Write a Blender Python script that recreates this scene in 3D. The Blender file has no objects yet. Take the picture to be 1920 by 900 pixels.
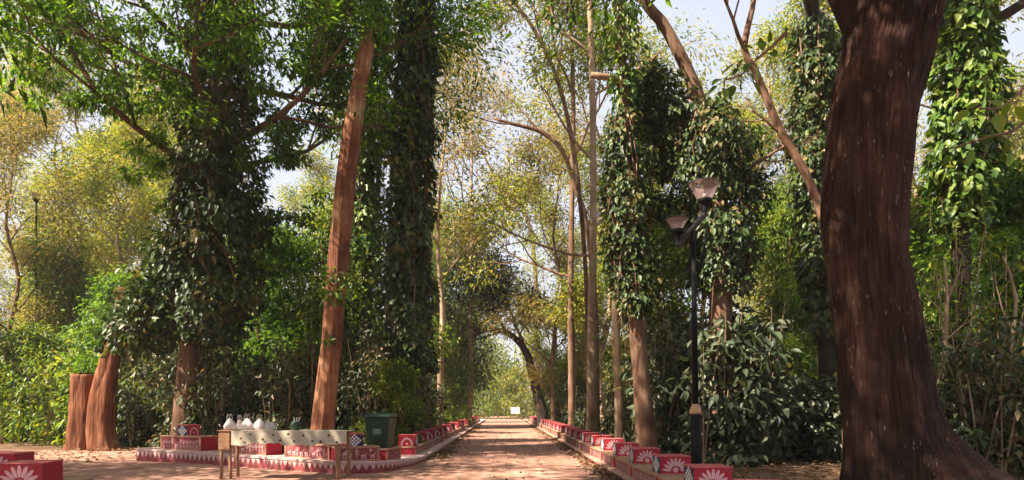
import bpy, bmesh, math, random
import numpy as np
from mathutils import Vector

scene = bpy.context.scene
R = math.radians
EYE, F, VX, VY = 1.4, 1250.0, 944.0, 765.0      # eye height, focal length and vanishing point in photo pixels

# ------------------------------------------------------------------ camera
cam_data = bpy.data.cameras.new('camera')
cam_data.sensor_fit = 'HORIZONTAL'; cam_data.sensor_width = 36.0
cam_data.lens = F / 1920 * 36
cam_data.shift_x = (960 - VX) / 1920; cam_data.shift_y = (VY - 450) / 1920
cam_data.clip_start = 0.05; cam_data.clip_end = 2000
cam = bpy.data.objects.new('camera', cam_data)
scene.collection.objects.link(cam)
cam.location = (0, 0, EYE); cam.rotation_euler = (R(90), 0, 0)
scene.camera = cam

# ------------------------------------------------------------------ sky, sun, exposure
SUN_DIR = Vector((-0.64, -0.30, 0.82)).normalized()      # towards the sun
elev = math.asin(SUN_DIR.z); azim = math.atan2(SUN_DIR.x, SUN_DIR.y)
world = bpy.data.worlds.new('World'); scene.world = world; world.use_nodes = True
wn = world.node_tree.nodes; wl = world.node_tree.links
bg = wn['Background']
sky = wn.new('ShaderNodeTexSky'); sky.sky_type = 'NISHITA'; sky.sun_disc = False
sky.sun_elevation = elev; sky.sun_rotation = azim
sky.air_density = 1.0; sky.dust_density = 4.0; sky.ozone_density = 1.0; sky.altitude = 0
wtc = wn.new('ShaderNodeTexCoord'); cn = wn.new('ShaderNodeTexNoise'); cn.inputs['Scale'].default_value = 3.2; cn.inputs['Detail'].default_value = 7; cn.inputs['Roughness'].default_value = .6
wl.new(wtc.outputs['Generated'], cn.inputs['Vector'])
cr = wn.new('ShaderNodeMapRange'); cr.inputs[1].default_value = .36; cr.inputs[2].default_value = .66; cr.inputs[3].default_value = .72; cr.inputs[4].default_value = .97
wl.new(cn.outputs['Fac'], cr.inputs[0])
cm = wn.new('ShaderNodeMix'); cm.data_type = 'RGBA'; wl.new(cr.outputs[0], cm.inputs[0]); wl.new(sky.outputs[0], cm.inputs[6]); cm.inputs[7].default_value = (1.85, 1.86, 2.1, 1)
wl.new(cm.outputs[2], bg.inputs[0]); bg.inputs[1].default_value = 0.12
sun_d = bpy.data.lights.new('sun', 'SUN'); sun_d.energy = 5.0; sun_d.angle = R(0.55); sun_d.color = (1.0, 0.89, 0.72)
sun = bpy.data.objects.new('sun', sun_d); scene.collection.objects.link(sun)
sun.rotation_euler = (-SUN_DIR).to_track_quat('-Z', 'Y').to_euler()
sun.location = SUN_DIR * 60
scene.view_settings.view_transform = 'Standard'; scene.view_settings.look = 'None'
scene.view_settings.exposure = 1.95; scene.view_settings.gamma = 1.0
scene.view_settings.use_curve_mapping = False
scene.render.engine = 'CYCLES'
scene.cycles.max_bounces = 6; scene.cycles.diffuse_bounces = 3; scene.cycles.glossy_bounces = 2
scene.cycles.transmission_bounces = 4; scene.cycles.use_denoising = True
scene.cycles.caustics_reflective = False; scene.cycles.caustics_refractive = False

# ------------------------------------------------------------------ helpers
HAZE = .0006
COL = scene.collection
def P(px, py, d):
    """world point seen at photo pixel (px, py) standing d metres down the road"""
    return Vector(((px - VX) / F * d, d, EYE + (VY - py) / F * d))
def link(o, parent=None):
    COL.objects.link(o)
    if parent is not None: o.parent = parent
    return o
def tag(o, label=None, cat=None, group=None, kind=None):
    if label: o['label'] = label
    if cat: o['category'] = cat
    if group: o['group'] = group
    if kind: o['kind'] = kind
    return o
def empty(name, loc=(0, 0, 0), rz=0.0):
    o = bpy.data.objects.new(name, None); o.location = loc; o.rotation_euler = (0, 0, rz)
    o.empty_display_size = 0.2
    return link(o)
def meshobj(name, me, parent=None, mat=None):
    o = bpy.data.objects.new(name, me)
    if mat is not None:
        if not me.materials: me.materials.append(mat)
    return link(o, parent)
def copy_tree(o, parent=None):
    c = o.copy(); link(c, parent)
    for ch in list(o.children): copy_tree(ch, c)
    return c
ORD = ['first', 'second', 'third', 'fourth', 'fifth', 'sixth', 'seventh', 'eighth', 'ninth', 'tenth', 'eleventh', 'twelfth', 'thirteenth',
       'fourteenth', 'fifteenth', 'sixteenth', 'seventeenth', 'eighteenth', 'nineteenth', 'twentieth']
ORD += ['twenty-' + w for w in ORD[:9]] + ['thirtieth'] + ['thirty-' + w for w in ORD[:9]]

class MB:
    """collects verts and faces of one mesh"""
    def __init__(s): s.v = []; s.f = []
    def add(s, vs, fs):
        n = len(s.v); s.v.extend([tuple(q) for q in vs]); s.f.extend([tuple(i + n for i in f) for f in fs]); return s
    def box(s, x0, x1, y0, y1, z0, z1):
        return s.add([(x0,y0,z0),(x1,y0,z0),(x1,y1,z0),(x0,y1,z0),(x0,y0,z1),(x1,y0,z1),(x1,y1,z1),(x0,y1,z1)],
                     [(0,3,2,1),(4,5,6,7),(0,1,5,4),(1,2,6,5),(2,3,7,6),(3,0,4,7)])
    def tube(s, pts, rad, n=8, cap=True, ell=None):
        pts = [Vector(p) for p in pts]; k = len(pts); vs = []; fs = []
        ref = Vector((0.31, 0.87, 0.12))
        prev = None
        for i in range(k):
            t = (pts[min(i+1, k-1)] - pts[max(i-1, 0)]).normalized()
            if prev is None:
                a = ref - t * ref.dot(t)
                if a.length < 0.1: a = Vector((1, 0, 0)) - t * t.x
            else: a = prev - t * prev.dot(t)
            a.normalize(); prev = a; b = t.cross(a)
            for j in range(n):
                an = 2*math.pi*j/n
                r = rad[i] if ell is None else rad[i] * ell(i, an)
                vs.append(pts[i] + (a*math.cos(an) + b*math.sin(an)) * r)
        for i in range(k-1):
            for j in range(n):
                fs.append((i*n+j, i*n+(j+1) % n, (i+1)*n+(j+1) % n, (i+1)*n+j))
        if cap:
            fs.append(tuple(range(n-1, -1, -1))); fs.append(tuple((k-1)*n+j for j in range(n)))
        return s.add(vs, fs)
    def poly(s, pts): return s.add(pts, [tuple(range(len(pts)))])
    def mesh(s, name, smooth=False):
        me = bpy.data.meshes.new(name); me.from_pydata(s.v, [], s.f); me.update()
        if smooth: me.polygons.foreach_set('use_smooth', [True]*len(me.polygons))
        return me
    def build(s, name, mat, parent=None, smooth=False, bevel=0):
        o = meshobj(name, s.mesh(name, smooth), parent, mat)
        if bevel:
            m = o.modifiers.new('bevel', 'BEVEL'); m.width = bevel; m.segments = 2; m.limit_method = 'ANGLE'
        return o

# ------------------------------------------------------------------ materials
def new_mat(name):
    m = bpy.data.materials.new(name); m.use_nodes = True
    nt = m.node_tree; nt.nodes.clear()
    out = nt.nodes.new('ShaderNodeOutputMaterial')
    return m, nt, out
def ramp(nt, cols, fac):
    r = nt.nodes.new('ShaderNodeValToRGB'); e = r.color_ramp.elements
    n = len(cols)
    pos = [c[1] if isinstance(c[0], (tuple, list)) else i/(n-1) for i, c in enumerate(cols)]
    cc = [c[0] if isinstance(c[0], (tuple, list)) else c for c in cols]
    e[0].position = pos[0]; e[0].color = (*cc[0], 1); e[1].position = pos[-1]; e[1].color = (*cc[-1], 1)
    for i in range(1, n-1):
        x = e.new(pos[i]); x.color = (*cc[i], 1)
    nt.links.new(fac, r.inputs[0]); return r.outputs[0]
def leaf_mat(name, cols, trans=0.4, tcol=(1.25, 1.1, 0.5), rough=0.42, spec=0.35, patch=0.35):
    """foliage: every leaf its own tint, light coming through the blade"""
    m, nt, out = new_mat(name); N = nt.nodes.new; L = nt.links.new
    g = N('ShaderNodeNewGeometry')
    tc = N('ShaderNodeTexCoord')
    no = N('ShaderNodeTexNoise'); no.inputs['Scale'].default_value = 0.55; no.inputs['Detail'].default_value = 2.0
    L(tc.outputs['Object'], no.inputs['Vector'])
    mr = N('ShaderNodeMapRange'); mr.inputs[1].default_value = 0.3; mr.inputs[2].default_value = 0.7
    mr.inputs[3].default_value = -patch; mr.inputs[4].default_value = patch; L(no.outputs['Fac'], mr.inputs[0])
    ad = N('ShaderNodeMath'); ad.operation = 'ADD'; ad.use_clamp = True
    L(g.outputs['Random Per Island'], ad.inputs[0]); L(mr.outputs[0], ad.inputs[1])
    col = ramp(nt, cols, ad.outputs[0])
    p = N('ShaderNodeBsdfPrincipled'); p.inputs['Roughness'].default_value = rough
    p.inputs['Specular IOR Level'].default_value = spec
    L(col, p.inputs['Base Color'])
    t = N('ShaderNodeBsdfTranslucent')
    mx = N('ShaderNodeMix'); mx.data_type = 'RGBA'; mx.blend_type = 'MULTIPLY'; mx.inputs[0].default_value = 1
    L(col, mx.inputs[6]); mx.inputs[7].default_value = (*tcol, 1); L(mx.outputs[2], t.inputs[0])
    ms = N('ShaderNodeMixShader'); ms.inputs[0].default_value = trans
    L(p.outputs[0], ms.inputs[1]); L(t.outputs[0], ms.inputs[2]); L(ms.outputs[0], out.inputs[0])
    return m
def bark_mat(name, cols, scale=(9, 9, 0.9), bump=0.5, flecks=None, rough=0.9, dist=0.03):
    m, nt, out = new_mat(name); N = nt.nodes.new; L = nt.links.new
    tc = N('ShaderNodeTexCoord'); mp = N('ShaderNodeMapping'); mp.inputs['Scale'].default_value = scale
    L(tc.outputs['Object'], mp.inputs[0])
    n1 = N('ShaderNodeTexNoise'); n1.inputs['Scale'].default_value = 1.0; n1.inputs['Detail'].default_value = 6; n1.inputs['Roughness'].default_value = 0.65
    L(mp.outputs[0], n1.inputs['Vector'])
    n2 = N('ShaderNodeTexNoise'); n2.inputs['Scale'].default_value = 1.3; n2.inputs['Detail'].default_value = 3
    L(tc.outputs['Object'], n2.inputs['Vector'])
    mix = N('ShaderNodeMath'); mix.operation = 'MULTIPLY_ADD'; mix.inputs[1].default_value = 0.55
    L(n2.outputs['Fac'], mix.inputs[0])
    sc = N('ShaderNodeMath'); sc.operation = 'MULTIPLY'; sc.inputs[1].default_value = 0.45; L(n1.outputs['Fac'], sc.inputs[0]); L(sc.outputs[0], mix.inputs[2])
    mr = N('ShaderNodeMapRange'); mr.inputs[1].default_value = 0.32; mr.inputs[2].default_value = 0.68; L(mix.outputs[0], mr.inputs[0])
    col = ramp(nt, cols, mr.outputs[0])
    if flecks:
        mp2 = N('ShaderNodeMapping'); mp2.inputs['Scale'].default_value = (scale[0]*2.6, scale[1]*2.6, scale[2]*6); L(tc.outputs['Object'], mp2.inputs[0])
        v = N('ShaderNodeTexNoise'); v.inputs['Scale'].default_value = 1.0; v.inputs['Detail'].default_value = 1.0; L(mp2.outputs[0], v.inputs['Vector'])
        th = N('ShaderNodeMapRange'); th.inputs[1].default_value = 0.68; th.inputs[2].default_value = 0.74; L(v.outputs['Fac'], th.inputs[0])
        msk = N('ShaderNodeTexNoise'); msk.inputs['Scale'].default_value = 2.4; msk.inputs['Detail'].default_value = 3; L(tc.outputs['Object'], msk.inputs['Vector'])
        mk = N('ShaderNodeMapRange'); mk.inputs[1].default_value = .46; mk.inputs[2].default_value = .62; L(msk.outputs['Fac'], mk.inputs[0])
        mm = N('ShaderNodeMath'); mm.operation = 'MULTIPLY'; L(th.outputs[0], mm.inputs[0]); L(mk.outputs[0], mm.inputs[1])
        mc = N('ShaderNodeMix'); mc.data_type = 'RGBA'; L(mm.outputs[0], mc.inputs[0]); L(col, mc.inputs[6]); mc.inputs[7].default_value = (*flecks, 1)
        col = mc.outputs[2]
    p = N('ShaderNodeBsdfPrincipled'); p.inputs['Roughness'].default_value = rough; p.inputs['Specular IOR Level'].default_value = 0.2
    L(col, p.inputs['Base Color'])
    b = N('ShaderNodeBump'); b.inputs['Strength'].default_value = bump; b.inputs['Distance'].default_value = dist; L(n1.outputs['Fac'], b.inputs['Height'])
    L(b.outputs[0], p.inputs['Normal']); L(p.outputs[0], out.inputs[0])
    return m
def paint_mat(name, col, rough=0.7, wear=0.25, wear_col=(0.33, 0.25, 0.2), scale=6, spec=0.3, bump=0.15, metal=0.0):
    """paint over plaster or wood, faded and dusty in patches"""
    m, nt, out = new_mat(name); N = nt.nodes.new; L = nt.links.new
    tc = N('ShaderNodeTexCoord')
    n = N('ShaderNodeTexNoise'); n.inputs['Scale'].default_value = scale; n.inputs['Detail'].default_value = 5; n.inputs['Roughness'].default_value = 0.7
    oi = N('ShaderNodeObjectInfo'); om = N('ShaderNodeMath'); om.operation = 'MULTIPLY'; om.inputs[1].default_value = 40; L(oi.outputs['Random'], om.inputs[0])
    va = N('ShaderNodeVectorMath'); va.operation = 'ADD'; L(tc.outputs['Object'], va.inputs[0]); L(om.outputs[0], va.inputs[1]); L(va.outputs[0], n.inputs['Vector'])
    mr = N('ShaderNodeMapRange'); mr.inputs[1].default_value = 0.42; mr.inputs[2].default_value = 0.72; mr.inputs[4].default_value = wear; L(n.outputs['Fac'], mr.inputs[0])
    mc = N('ShaderNodeMix'); mc.data_type = 'RGBA'; L(mr.outputs[0], mc.inputs[0]); mc.inputs[6].default_value = (*col, 1); mc.inputs[7].default_value = (*wear_col, 1)
    p = N('ShaderNodeBsdfPrincipled'); p.inputs['Roughness'].default_value = rough; p.inputs['Specular IOR Level'].default_value = spec; p.inputs['Metallic'].default_value = metal
    L(mc.outputs[2], p.inputs['Base Color'])
    if bump:
        b = N('ShaderNodeBump'); b.inputs['Strength'].default_value = bump; b.inputs['Distance'].default_value = 0.01; L(n.outputs['Fac'], b.inputs['Height']); L(b.outputs[0], p.inputs['Normal'])
    L(p.outputs[0], out.inputs[0]); return m
def ground_mat(name, cols, s1, s2, bump=0.4, tracks=False):
    m, nt, out = new_mat(name); N = nt.nodes.new; L = nt.links.new
    tc = N('ShaderNodeTexCoord')
    a = N('ShaderNodeTexNoise'); a.inputs['Scale'].default_value = s1; a.inputs['Detail'].default_value = 8; a.inputs['Roughness'].default_value = 0.62; L(tc.outputs['Object'], a.inputs['Vector'])
    b = N('ShaderNodeTexNoise'); b.inputs['Scale'].default_value = s2; b.inputs['Detail'].default_value = 6; b.inputs['Roughness'].default_value = 0.75; L(tc.outputs['Object'], b.inputs['Vector'])
    x = N('ShaderNodeMath'); x.operation = 'MULTIPLY_ADD'; x.inputs[1].default_value = 0.6; L(a.outputs['Fac'], x.inputs[0])
    y = N('ShaderNodeMath'); y.operation = 'MULTIPLY'; y.inputs[1].default_value = 0.4; L(b.outputs['Fac'], y.inputs[0]); L(y.outputs[0], x.inputs[2])
    if tracks:      # wheel and foot tracks drawn out along the road
        mp = N('ShaderNodeMapping'); mp.inputs['Scale'].default_value = (4.5, .22, 1); L(tc.outputs['Object'], mp.inputs[0])
        tn = N('ShaderNodeTexNoise'); tn.inputs['Scale'].default_value = 1; tn.inputs['Detail'].default_value = 4; L(mp.outputs[0], tn.inputs['Vector'])
        tx = N('ShaderNodeMath'); tx.operation = 'MULTIPLY_ADD'; tx.inputs[1].default_value = .45; L(tn.outputs['Fac'], tx.inputs[0])
        sx = N('ShaderNodeMath'); sx.operation = 'MULTIPLY'; sx.inputs[1].default_value = .55; L(x.outputs[0], sx.inputs[0]); L(sx.outputs[0], tx.inputs[2]); x = tx
    mr = N('ShaderNodeMapRange'); mr.inputs[1].default_value = 0.33; mr.inputs[2].default_value = 0.67; L(x.outputs[0], mr.inputs[0])
    col = ramp(nt, cols, mr.outputs[0])
    p = N('ShaderNodeBsdfPrincipled'); p.inputs['Roughness'].default_value = 0.95; p.inputs['Specular IOR Level'].default_value = 0.1
    L(col, p.inputs['Base Color'])
    bu = N('ShaderNodeBump'); bu.inputs['Strength'].default_value = bump; bu.inputs['Distance'].default_value = 0.06; L(x.outputs[0], bu.inputs['Height']); L(bu.outputs[0], p.inputs['Normal'])
    L(p.outputs[0], out.inputs[0]); return m

M = {}
M['ivy'] = leaf_mat('ivy_leaf', [((.02,.035,.012),0), ((.035,.065,.018),.35), ((.06,.1,.024),.7), ((.11,.15,.04),.93), ((.2,.15,.05),1)], .33, rough=.46, spec=.38)
M['ivy_light'] = leaf_mat('ivy_leaf_light', [(.03,.07,.015), (.06,.13,.02), (.11,.19,.03), (.2,.26,.05)], .4, rough=.4)
M['mango'] = leaf_mat('mango_leaf', [(.022,.055,.008), (.05,.115,.012), (.1,.19,.016), (.19,.3,.025)], .52, tcol=(1.35,1.4,.4), rough=.46, spec=.35)
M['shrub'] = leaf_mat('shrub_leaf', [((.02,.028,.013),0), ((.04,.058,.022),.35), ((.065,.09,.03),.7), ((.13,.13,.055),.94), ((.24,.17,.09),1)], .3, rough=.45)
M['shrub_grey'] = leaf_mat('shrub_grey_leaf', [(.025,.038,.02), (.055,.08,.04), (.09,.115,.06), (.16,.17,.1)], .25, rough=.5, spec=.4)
M['shrub_sun'] = leaf_mat('shrub_sun_leaf', [(.035,.08,.01), (.085,.17,.015), (.16,.25,.02), (.27,.29,.035)], .48)  # brighter copy of the shrub tints, sunlight put into the leaf colour
M['bamboo'] = leaf_mat('bamboo_leaf', [(.06,.13,.015), (.12,.22,.022), (.2,.29,.03), (.32,.33,.06)], .5)
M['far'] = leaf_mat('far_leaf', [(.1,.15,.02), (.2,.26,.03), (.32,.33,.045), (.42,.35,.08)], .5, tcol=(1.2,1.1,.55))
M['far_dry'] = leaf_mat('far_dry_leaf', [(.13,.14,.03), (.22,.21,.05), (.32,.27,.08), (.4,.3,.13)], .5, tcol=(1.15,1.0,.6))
M['litter'] = leaf_mat('dry_leaf', [(.07,.035,.018), (.15,.075,.04), (.24,.13,.07), (.36,.25,.15)], .1, rough=.8, spec=.15)
M['bark_big'] = bark_mat('bark_big', [(.01,.0045,.004), (.03,.0125,.0095), (.064,.027,.019), (.13,.064,.045)], (15,15,1.1), 1.0, flecks=(.34,.25,.21), dist=.12)
M['bark_red'] = bark_mat('bark_red', [(.06,.018,.011), (.15,.05,.025), (.24,.09,.046), (.38,.2,.11)], (10,10,.6), 1.0, dist=.08)
M['bark_peel'] = bark_mat('bark_peel', [((.06,.02,.012),0), ((.17,.062,.032),.3), ((.27,.115,.06),.55), ((.36,.18,.1),.75), ((.6,.42,.27),1)], (11,11,.45), 1.0, dist=.08)
M['bark_brown'] = bark_mat('bark_brown', [(.05,.022,.014), (.11,.055,.034), (.19,.11,.07), (.3,.2,.13)], (10,10,.8), .7)
M['bark_tan'] = bark_mat('bark_tan', [(.14,.085,.05), (.25,.16,.1), (.36,.25,.16), (.48,.36,.25)], (8,8,.6), .5)
M['bark_dark'] = bark_mat('bark_dark', [(.012,.008,.006), (.03,.019,.014), (.055,.036,.026), (.1,.07,.05)], (9,9,1.2), .6)
M['red'] = paint_mat('red_paint', (.36,.006,.025), .6, .5, (.28,.08,.075), scale=9)
M['red_top'] = paint_mat('red_paint_pale', (.45,.07,.08), .65, .5, (.5,.25,.2))  # paler, pinker red for the tops of the blocks
M['maroon'] = paint_mat('maroon_paint', (.2,.022,.035), .75, .6, (.33,.17,.13))
M['ochre'] = paint_mat('ochre_plaster', (.36,.2,.125), .85, .5, (.27,.12,.085))
M['white'] = paint_mat('white_paint', (.72,.66,.64), .7, .3, (.5,.32,.28))
M['pink'] = paint_mat('pink_white_paint', (.54,.37,.35), .75, .45, (.4,.2,.16))
M['dusty'] = paint_mat('dusty_plaster', (.36,.2,.15), .85, .6, (.46,.32,.26), scale=3)
M['petal'] = paint_mat('petal_paint', (.62,.36,.38), .7, .5, (.5,.16,.18), scale=14)
M['navy'] = paint_mat('navy_paint', (.012,.02,.07), .6, .12, (.15,.12,.14))
M['wood'] = paint_mat('table_wood', (.33,.17,.09), .8, .6, (.14,.07,.04), scale=9)
M['cloth'] = paint_mat('cream_cloth', (.5,.43,.33), .9, .45, (.42,.3,.22), scale=4)
M['dot'] = paint_mat('cloth_dot', (.06,.03,.02), .85, 0)
M['dot_green'] = paint_mat('cloth_dot_green', (.04,.14,.04), .85, 0)
M['bin'] = paint_mat('green_plastic', (.006,.032,.018), .4, .15, (.05,.07,.05), spec=.4, bump=.03)
M['rubber'] = paint_mat('rubber', (.015,.015,.015), .8, .1)
M['iron'] = paint_mat('black_iron', (.004,.004,.005), .7, .15, (.02,.018,.016), spec=.2)
M['iron_lit'] = paint_mat('lit_iron', (.03,.028,.03), .6, .4, (.09,.08,.08), spec=.3)  # lighter grey than the black iron: light on the lamp arm put into the colour
M['collar'] = paint_mat('sand_collar', (.5,.3,.16), .7, .3)
M['lamp_edge'] = paint_mat('lamp_edge', (.05,.04,.045), .5, .1)

def plain_glass(name, col, alpha):
    m, nt, out = new_mat(name); N = nt.nodes.new; L = nt.links.new
    p = N('ShaderNodeBsdfPrincipled'); p.inputs['Base Color'].default_value = (*col, 1); p.inputs['Roughness'].default_value = .35
    p.inputs['Alpha'].default_value = alpha; L(p.outputs[0], out.inputs[0]); return m
M['diffuser'] = plain_glass('lamp_diffuser', (.34,.23,.23), .72)
M['bag'] = plain_glass('plastic_bag', (.62,.52,.5), .85)
M['dirt'] = ground_mat('dirt', [(.17,.083,.057), (.28,.145,.104), (.355,.196,.145), (.45,.28,.21)], .55, 7.0, .6, True)
M['soil'] = ground_mat('forest_soil', [(.05,.028,.018), (.1,.058,.036), (.17,.1,.062), (.24,.16,.1)], .5, 9.0, .7)

# ------------------------------------------------------------------ foliage builders (numpy)
def nrm(a): return a / np.maximum(np.linalg.norm(a, axis=1, keepdims=True), 1e-9)
def leaves_mesh(name, c, ax, no, ln, wd, shape='diamond', droop=0.15):
    c = np.asarray(c, float); ax = nrm(np.asarray(ax, float)); no = np.asarray(no, float)
    n = len(c); no = nrm(no - ax * (no*ax).sum(1, keepdims=True)); si = np.cross(ax, no)
    ln = np.broadcast_to(ln, (n,))[:, None]; wd = np.broadcast_to(wd, (n,))[:, None]
    def pt(u, w, h): return c + ax*(u*ln) + si*(w*wd) + no*(h*ln)
    if shape == 'diamond':
        vs = np.stack([pt(0,0,0), pt(.42,.5,.07), pt(1,0,-droop), pt(.42,-.5,.07)], 1)
        k = 4; f = np.array([[0,2,1],[0,3,2]])
    else:
        vs = np.stack([pt(0,0,0), pt(.22,.46,.06), pt(.62,.42,.03), pt(1.05,0,-droop*1.3), pt(.62,-.42,.03), pt(.22,-.46,.06)], 1)
        k = 6; f = np.array([[0,3,2,1],[0,5,4,3]])
    vs = vs.reshape(-1, 3)
    fc = (f[None] + (np.arange(n)*k)[:, None, None]).reshape(-1, f.shape[1])
    me = bpy.data.meshes.new(name)
    me.vertices.add(len(vs)); me.vertices.foreach_set('co', vs.astype(np.float32).ravel())
    me.loops.add(fc.size); me.loops.foreach_set('vertex_index', fc.astype(np.int32).ravel())
    me.polygons.add(len(fc)); me.polygons.foreach_set('loop_start', (np.arange(len(fc))*fc.shape[1]).astype(np.int32))
    try: me.polygons.foreach_set('loop_total', np.full(len(fc), fc.shape[1], np.int32))
    except Exception: pass
    me.update(calc_edges=True); return me

UP = np.array([0, 0, 1.0])
def column_leaves(rng, path, rad, n, size=(.12,.24), shag=.35, hang=.9):
    """broad leaves climbing round an axis: positions, axes, normals, sizes"""
    path = np.array([tuple(p) for p in path]); rad = np.array(rad, float); m = len(path)
    seg = np.linalg.norm(np.diff(path, axis=0), axis=1); cum = np.concatenate([[0], np.cumsum(seg)])
    w = np.interp(np.linspace(0, cum[-1], 200), cum, rad); w = np.cumsum(w); w /= w[-1]
    t = np.interp(rng.random(n), w, np.linspace(0, cum[-1], 200))
    p = np.stack([np.interp(t, cum, path[:, i]) for i in range(3)], 1)
    r = np.interp(t, cum, rad); an = rng.random(n)*2*np.pi
    ph = rng.random(8)*6.28
    bul = 1 + .16*np.sin(3*an + 1.7*t + ph[0]) + .14*np.sin(2*an - 2.6*t + ph[1]) + .10*np.sin(5.3*t + ph[2] + an) + .08*np.sin(7*an + 4*t + ph[3])
    # clusters: leaves gather on vine stems
    rr = r * bul * (1 - shag*rng.random(n)**1.6 + .16*rng.random(n)**3)
    o = np.stack([np.cos(an), np.sin(an), np.zeros(n)], 1)
    c = p + o*rr[:, None]
    c += rng.normal(0, .05, (n, 3))
    ax = o*.55 - UP*hang*(0.5 + .7*rng.random((n, 1))) + rng.normal(0, .38, (n, 3))
    no = o*.8 + UP*.55 + rng.normal(0, .33, (n, 3))
    ln = size[0]*.6 + (size[1]*1.15-size[0]*.6)*rng.random(n)**1.3
    return c, ax, no, ln
def blob_leaves(rng, centres, radii, n_per, size, flat=.7, down=.35, shell=.45):
    C, A, Nn, Ls = [], [], [], []
    for (cx, r, n) in zip(centres, radii, n_per):
        d = nrm(rng.normal(0, 1, (n, 3)))
        ra = (shell + (1-shell)*rng.random(n)**.5)
        q = d * ra[:, None] * np.array([r, r, r*flat])
        lob = 1 + .22*np.sin(4*d[:, :1]*2+cx[0]*3) + .2*np.sin(5*d[:, 1:2]*2+cx[1]*5) + .18*np.sin(6*d[:, 2:3]*2 + cx[2]*4)
        q *= lob
        C.append(np.array(cx) + q); A.append(d*.7 - UP*down + rng.normal(0, .45, (n, 3)))
        Nn.append(UP*.7 + d*.4 + rng.normal(0, .4, (n, 3))); Ls.append(rng.uniform(size[0], size[1], n))
    return np.concatenate(C), np.concatenate(A), np.concatenate(Nn), np.concatenate(Ls)
def tip_leaves(rng, tips, k, spread, size, down=.45, up=.8):
    p = np.array([tuple(t[0]) for t in tips]); d = np.array([tuple(t[1]) for t in tips])
    n = len(p)*k; p = np.repeat(p, k, 0); d = np.repeat(d, k, 0)
    c = p + rng.normal(0, spread, (n, 3))*np.array([1, 1, .75])
    off = nrm(c - p + 1e-6)
    ax = d*.5 + off*.6 - UP*down + rng.normal(0, .35, (n, 3))
    no = UP*up + off*.3 + rng.normal(0, .4, (n, 3))
    return c, ax, no, rng.uniform(size[0], size[1], n)
def cat(*sets): return tuple(np.concatenate([s[i] for s in sets]) for i in range(4))
def leaf_obj(name, data, mat, parent, ratio=.45, shape='diamond', droop=.15):
    c, ax, no, ln = data
    return meshobj(name, leaves_mesh(name, c, ax, no, ln, ln*ratio, shape, droop), parent, mat)

def branch(rng, mb, p, d, L, r, lvl, tips, up=.12, spread=.75, kids=(3, 5), wig=.16, sides=6, sub=.6, droop=0.0):
    """a limb with its side limbs down to level 0, whose twigs collect tips"""
    p = Vector(p); d = Vector(d).normalized(); nseg = 5 if lvl > 0 else 3
    pts = [p.copy()]; dirs = [d.copy()]
    for i in range(nseg):
        d = (d + Vector(rng.normal(0, wig, 3)) + Vector((0, 0, up - droop*(lvl == 0)))).normalized()
        p = p + d*(L/nseg); pts.append(p.copy()); dirs.append(d.copy())
    rad = [r*(1 - .62*i/nseg) for i in range(nseg+1)]
    if lvl == 0: rad[-1] = r*.2
    mb.tube(pts, rad, sides if lvl > 0 else 4, cap=False)
    if lvl == 0:
        for i in range(1, nseg+1): tips.append((pts[i], dirs[i]))
        return pts
    n = int(rng.integers(kids[0], kids[1]+1))
    for j in range(n):
        f = .35 + .65*(j+1)/n*(.85+.15*rng.random()); i = min(int(f*nseg), nseg)
        ax = Vector(rng.normal(0, 1, 3)); ax = ax - dirs[i]*ax.dot(dirs[i])
        if ax.length < 1e-3: continue
        nd = (dirs[i] + ax.normalized()*spread*(.6+.7*rng.random())).normalized()
        branch(rng, mb, pts[i], nd, L*sub*(.75+.5*rng.random()), rad[i]*.62, lvl-1, tips, up, spread, kids, wig, max(4, sides-1), sub, droop)
    return pts
def smooth_path(pts, rad, step=.5):
    """Catmull-Rom through the given axis points"""
    pts = [Vector(p) for p in pts]; out = []; orad = []
    for i in range(len(pts)-1):
        p0 = pts[max(i-1, 0)]; p1 = pts[i]; p2 = pts[i+1]; p3 = pts[min(i+2, len(pts)-1)]
        k = max(2, int((p2-p1).length/step))
        for j in range(k):
            t = j/k
            out.append(.5*((2*p1) + (p2-p0)*t + (2*p0-5*p1+4*p2-p3)*t*t + (3*p1-p0-3*p2+p3)*t**3))
            orad.append(rad[i]*(1-t) + rad[i+1]*t)
    out.append(pts[-1]); orad.append(rad[-1]); return out, orad
def bark_ell(rng, amp=.08, lobes=5):
    ph = rng.random(6)*6.28
    return lambda i, a: 1 + amp*math.sin(lobes*a + ph[0] + .12*i) + amp*.7*math.sin((lobes+4)*a + ph[1] - .2*i) + amp*.5*math.sin(2*a+ph[2]+.31*i)

# ================================================================== THE SETTING
rs = np.random.default_rng(7)
def height(x, y):
    return .035*math.sin(x*.7+1.3)*math.sin(y*.55) + .02*math.sin(x*2.1+y*1.3)
def road_side(x):      # gentle banks away from the road
    return 0.0
mb = MB(); xs = [-400,-200,-120,-80,-50] + [-36+1.5*i for i in range(49)] + [50,80,120,200,400]
ys = [-60,-40,-25] + [-16+1.5*i for i in range(60)] + [80,95,115,140,180,240,320,420]
W = len(xs)
vs = []
for y in ys:
    for x in xs:
        near = 1.0 if abs(x) < 40 and -15 < y < 75 else 0.0
        onroad = 1.0 if (-2.6 < x < 2.9) or (x < -1.5 and y < 18) or (x < -9 and y < 27) else 0.0
        z = -.03 + near*(height(x, y)*1.4 if not onroad else -.05)
        vs.append((x, y, z))
mb.add(vs, [(j*W+i, j*W+i+1, (j+1)*W+i+1, (j+1)*W+i) for j in range(len(ys)-1) for i in range(W-1)])
tag(mb.build('forest_floor', M['soil'], smooth=True), 'brown leaf-strewn soil of the forest floor', kind='structure')

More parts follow.
